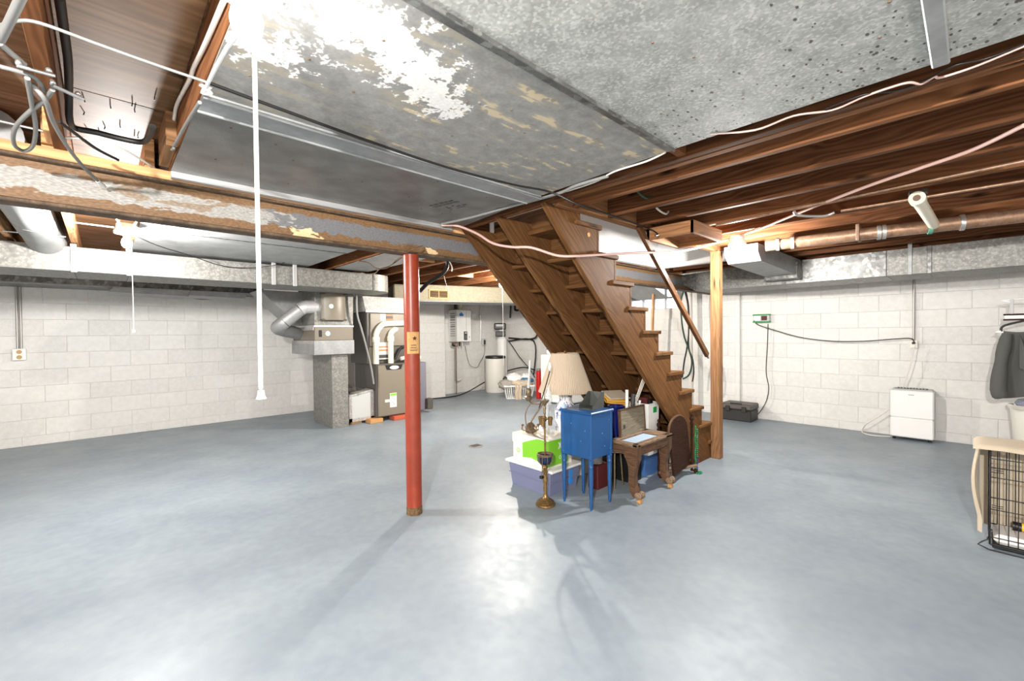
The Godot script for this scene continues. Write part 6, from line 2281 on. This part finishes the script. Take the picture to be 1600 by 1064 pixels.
	cable("charger_cord",[V(7.000,1.403,-2.037),V(7.000,1.088,-2.046),V(7.000,0.716,-2.063),V(7.000,0.486,-2.030),V(7.000,0.298,-2.056),V(7.000,0.150,-2.123),V(7.000,0.037,-2.200)],0.0060,"blackc","black cord hanging wavy from the wall charger down to the toolbox","cord")
	cable("power_cord",[V(6.980,1.093,-0.484),V(6.980,0.956,-0.500),V(6.980,0.764,-0.539),V(6.980,0.623,-0.579),V(6.980,0.452,-0.595)],0.0060,"whitec","white cord dropping from the right wall outlet behind the dehumidifier","cord")
	cable("drain_hose",[V(6.960,0.343,-0.692),V(6.960,0.226,-0.806),V(6.960,0.123,-0.917),V(7.055,0.010,-0.974),V(6.864,0.010,-0.917),V(6.833,0.010,-0.803),V(6.901,0.010,-0.686)],0.0070,"whitec","white drain hose curling on the floor left of the dehumidifier","hose")
	cable("power_cord",[V(5.890,1.046,-7.780),V(5.940,0.786,-7.780),V(6.027,0.594,-7.780),V(6.211,0.540,-7.780),V(6.307,0.652,-7.780),V(6.443,0.853,-7.780),V(6.447,1.135,-7.780)],0.0050,"blackc","black cord looping from the water heater to the wall outlet","cord")
	cable("drain_pipe",[V(4.640,0.030,-7.376),V(5.431,0.030,-7.371),V(6.284,0.210,-7.600)],0.0120,"blackc","black drain pipe running along the floor below the water heater","pipe")
	cable("drain_pipe",[V(5.565,1.060,-7.680),V(5.565,0.000,-7.680)],0.0100,"brownc","brown copper pipe dropping from the water heater to the floor","pipe")
	cable("overflow_pipe",[V(5.631,1.081,-7.760),V(5.620,0.352,-7.760),V(5.758,0.313,-7.760)],0.0160,"whitec","white plastic pipe behind the water heater dropping to the floor","pipe")
	cable("softener_hose",[V(6.900,1.157,-7.482),V(6.900,1.024,-7.331),V(6.900,0.765,-7.080),V(6.900,0.505,-6.758),V(6.900,0.330,-6.603)],0.0100,"blackc","black hose arching from the softener pipes down behind the laundry","hose")
	cable("softener_hose",[V(6.950,0.413,-7.593),V(6.950,0.489,-7.284),V(6.950,0.534,-6.969),V(6.950,0.493,-6.649)],0.0140,"blackc","black hose running low along the wall beside the laundry basket","hose")
	cable("water_pipe",[V(6.980,1.201,-7.523),V(6.980,1.201,-6.668),V(6.980,1.598,-6.662)],0.0180,"blackc","upper dark pipe along the far wall above the laundry basket","pipe")
	cable("water_pipe",[V(6.980,1.126,-7.525),V(6.980,1.130,-6.708),V(6.980,0.388,-6.718)],0.0160,"blackc","lower dark pipe turning down the far wall behind the laundry","pipe")
	cable("conduit_pipe",[V(6.387,2.010,-7.830),V(6.374,1.136,-7.830)],0.0120,"silver","thin metal conduit on the far wall above the softener outlet","conduit")
	cable("pipe_stub",[V(7.045,2.120,-7.500),V(7.045,1.671,-7.541)],0.0180,"blackc","short black pipe stub hanging near the far corner","pipe")
	cable("pipe_stub",[V(7.000,2.120,-7.270),V(7.000,1.975,-7.314),V(7.000,1.856,-7.315),V(7.000,1.850,-7.187),V(7.000,1.953,-7.186)],0.0250,"blackc","black elbow pipe below the far duct beside the staircase","pipe")
	cable("vent_pipe",[V(6.900,2.120,-3.138),V(6.900,0.000,-3.120)],0.0350,"whitec","white vertical pipe behind the handrail on the far wall","pipe")
	cable("hose_bundle",[V(6.456,2.129,-3.070),V(6.600,1.953,-3.101),V(6.600,1.786,-3.143),V(6.600,1.486,-3.134),V(6.600,1.235,-3.094),V(6.600,1.037,-3.024),V(6.600,0.840,-2.974),V(6.600,0.641,-3.016),V(6.600,0.564,-3.118)],0.0130,"greenc","dark green hose hanging in a long loop behind the staircase","hose")
	cable("hose_bundle",[V(6.456,2.129,-3.090),V(6.650,1.936,-3.104),V(6.650,1.683,-3.054),V(6.650,1.284,-3.046),V(6.650,1.034,-3.077),V(6.650,0.832,-3.119),V(6.650,0.578,-3.152)],0.0120,"blackc","black cable hanging in a loop beside the green hose behind the staircase","cable")
	cable("hose_bundle",[V(6.456,2.129,-3.050),V(6.600,1.680,-3.021),V(6.600,1.086,-3.024),V(6.600,0.890,-2.964),V(6.600,0.694,-2.945),V(6.600,0.535,-2.966)],0.0110,"blackc","black hose looping right of the white pipe behind the staircase","hose")
	cable("ground_wire",[V(2.330,2.230,-1.420),V(2.450,2.190,-1.450),V(2.580,2.170,-1.460),V(2.660,2.200,-1.470)],0.0070,"greenc","green ground wire sagging between the joists above the header","wire")
	cable("ground_wire",[V(2.720,2.190,-1.500),V(2.850,2.160,-1.520),V(3.000,2.160,-1.540),V(3.060,2.190,-1.550)],0.0070,"whitec","pale wire sagging between the next joists above the header","wire")
	cable("lamp_cord",[V(2.377,0.795,-2.284),V(2.344,0.747,-2.314),V(2.326,0.684,-2.330),V(2.331,0.601,-2.323),V(2.362,0.538,-2.293),V(2.400,0.508,-2.256),V(2.432,0.493,-2.226)],0.0040,"brownc","thin brown lamp cord arcing beside the brass floor lamp","cord")
	cable("furnace_drain",[V(2.632,1.926,-6.000),V(2.636,1.609,-6.000),V(2.698,1.382,-6.000),V(2.770,1.105,-6.000),V(2.833,0.824,-6.000),V(2.868,0.588,-6.000)],0.0140,"greyc","grey flexible conduit slanting down in front of the furnace coil","conduit")
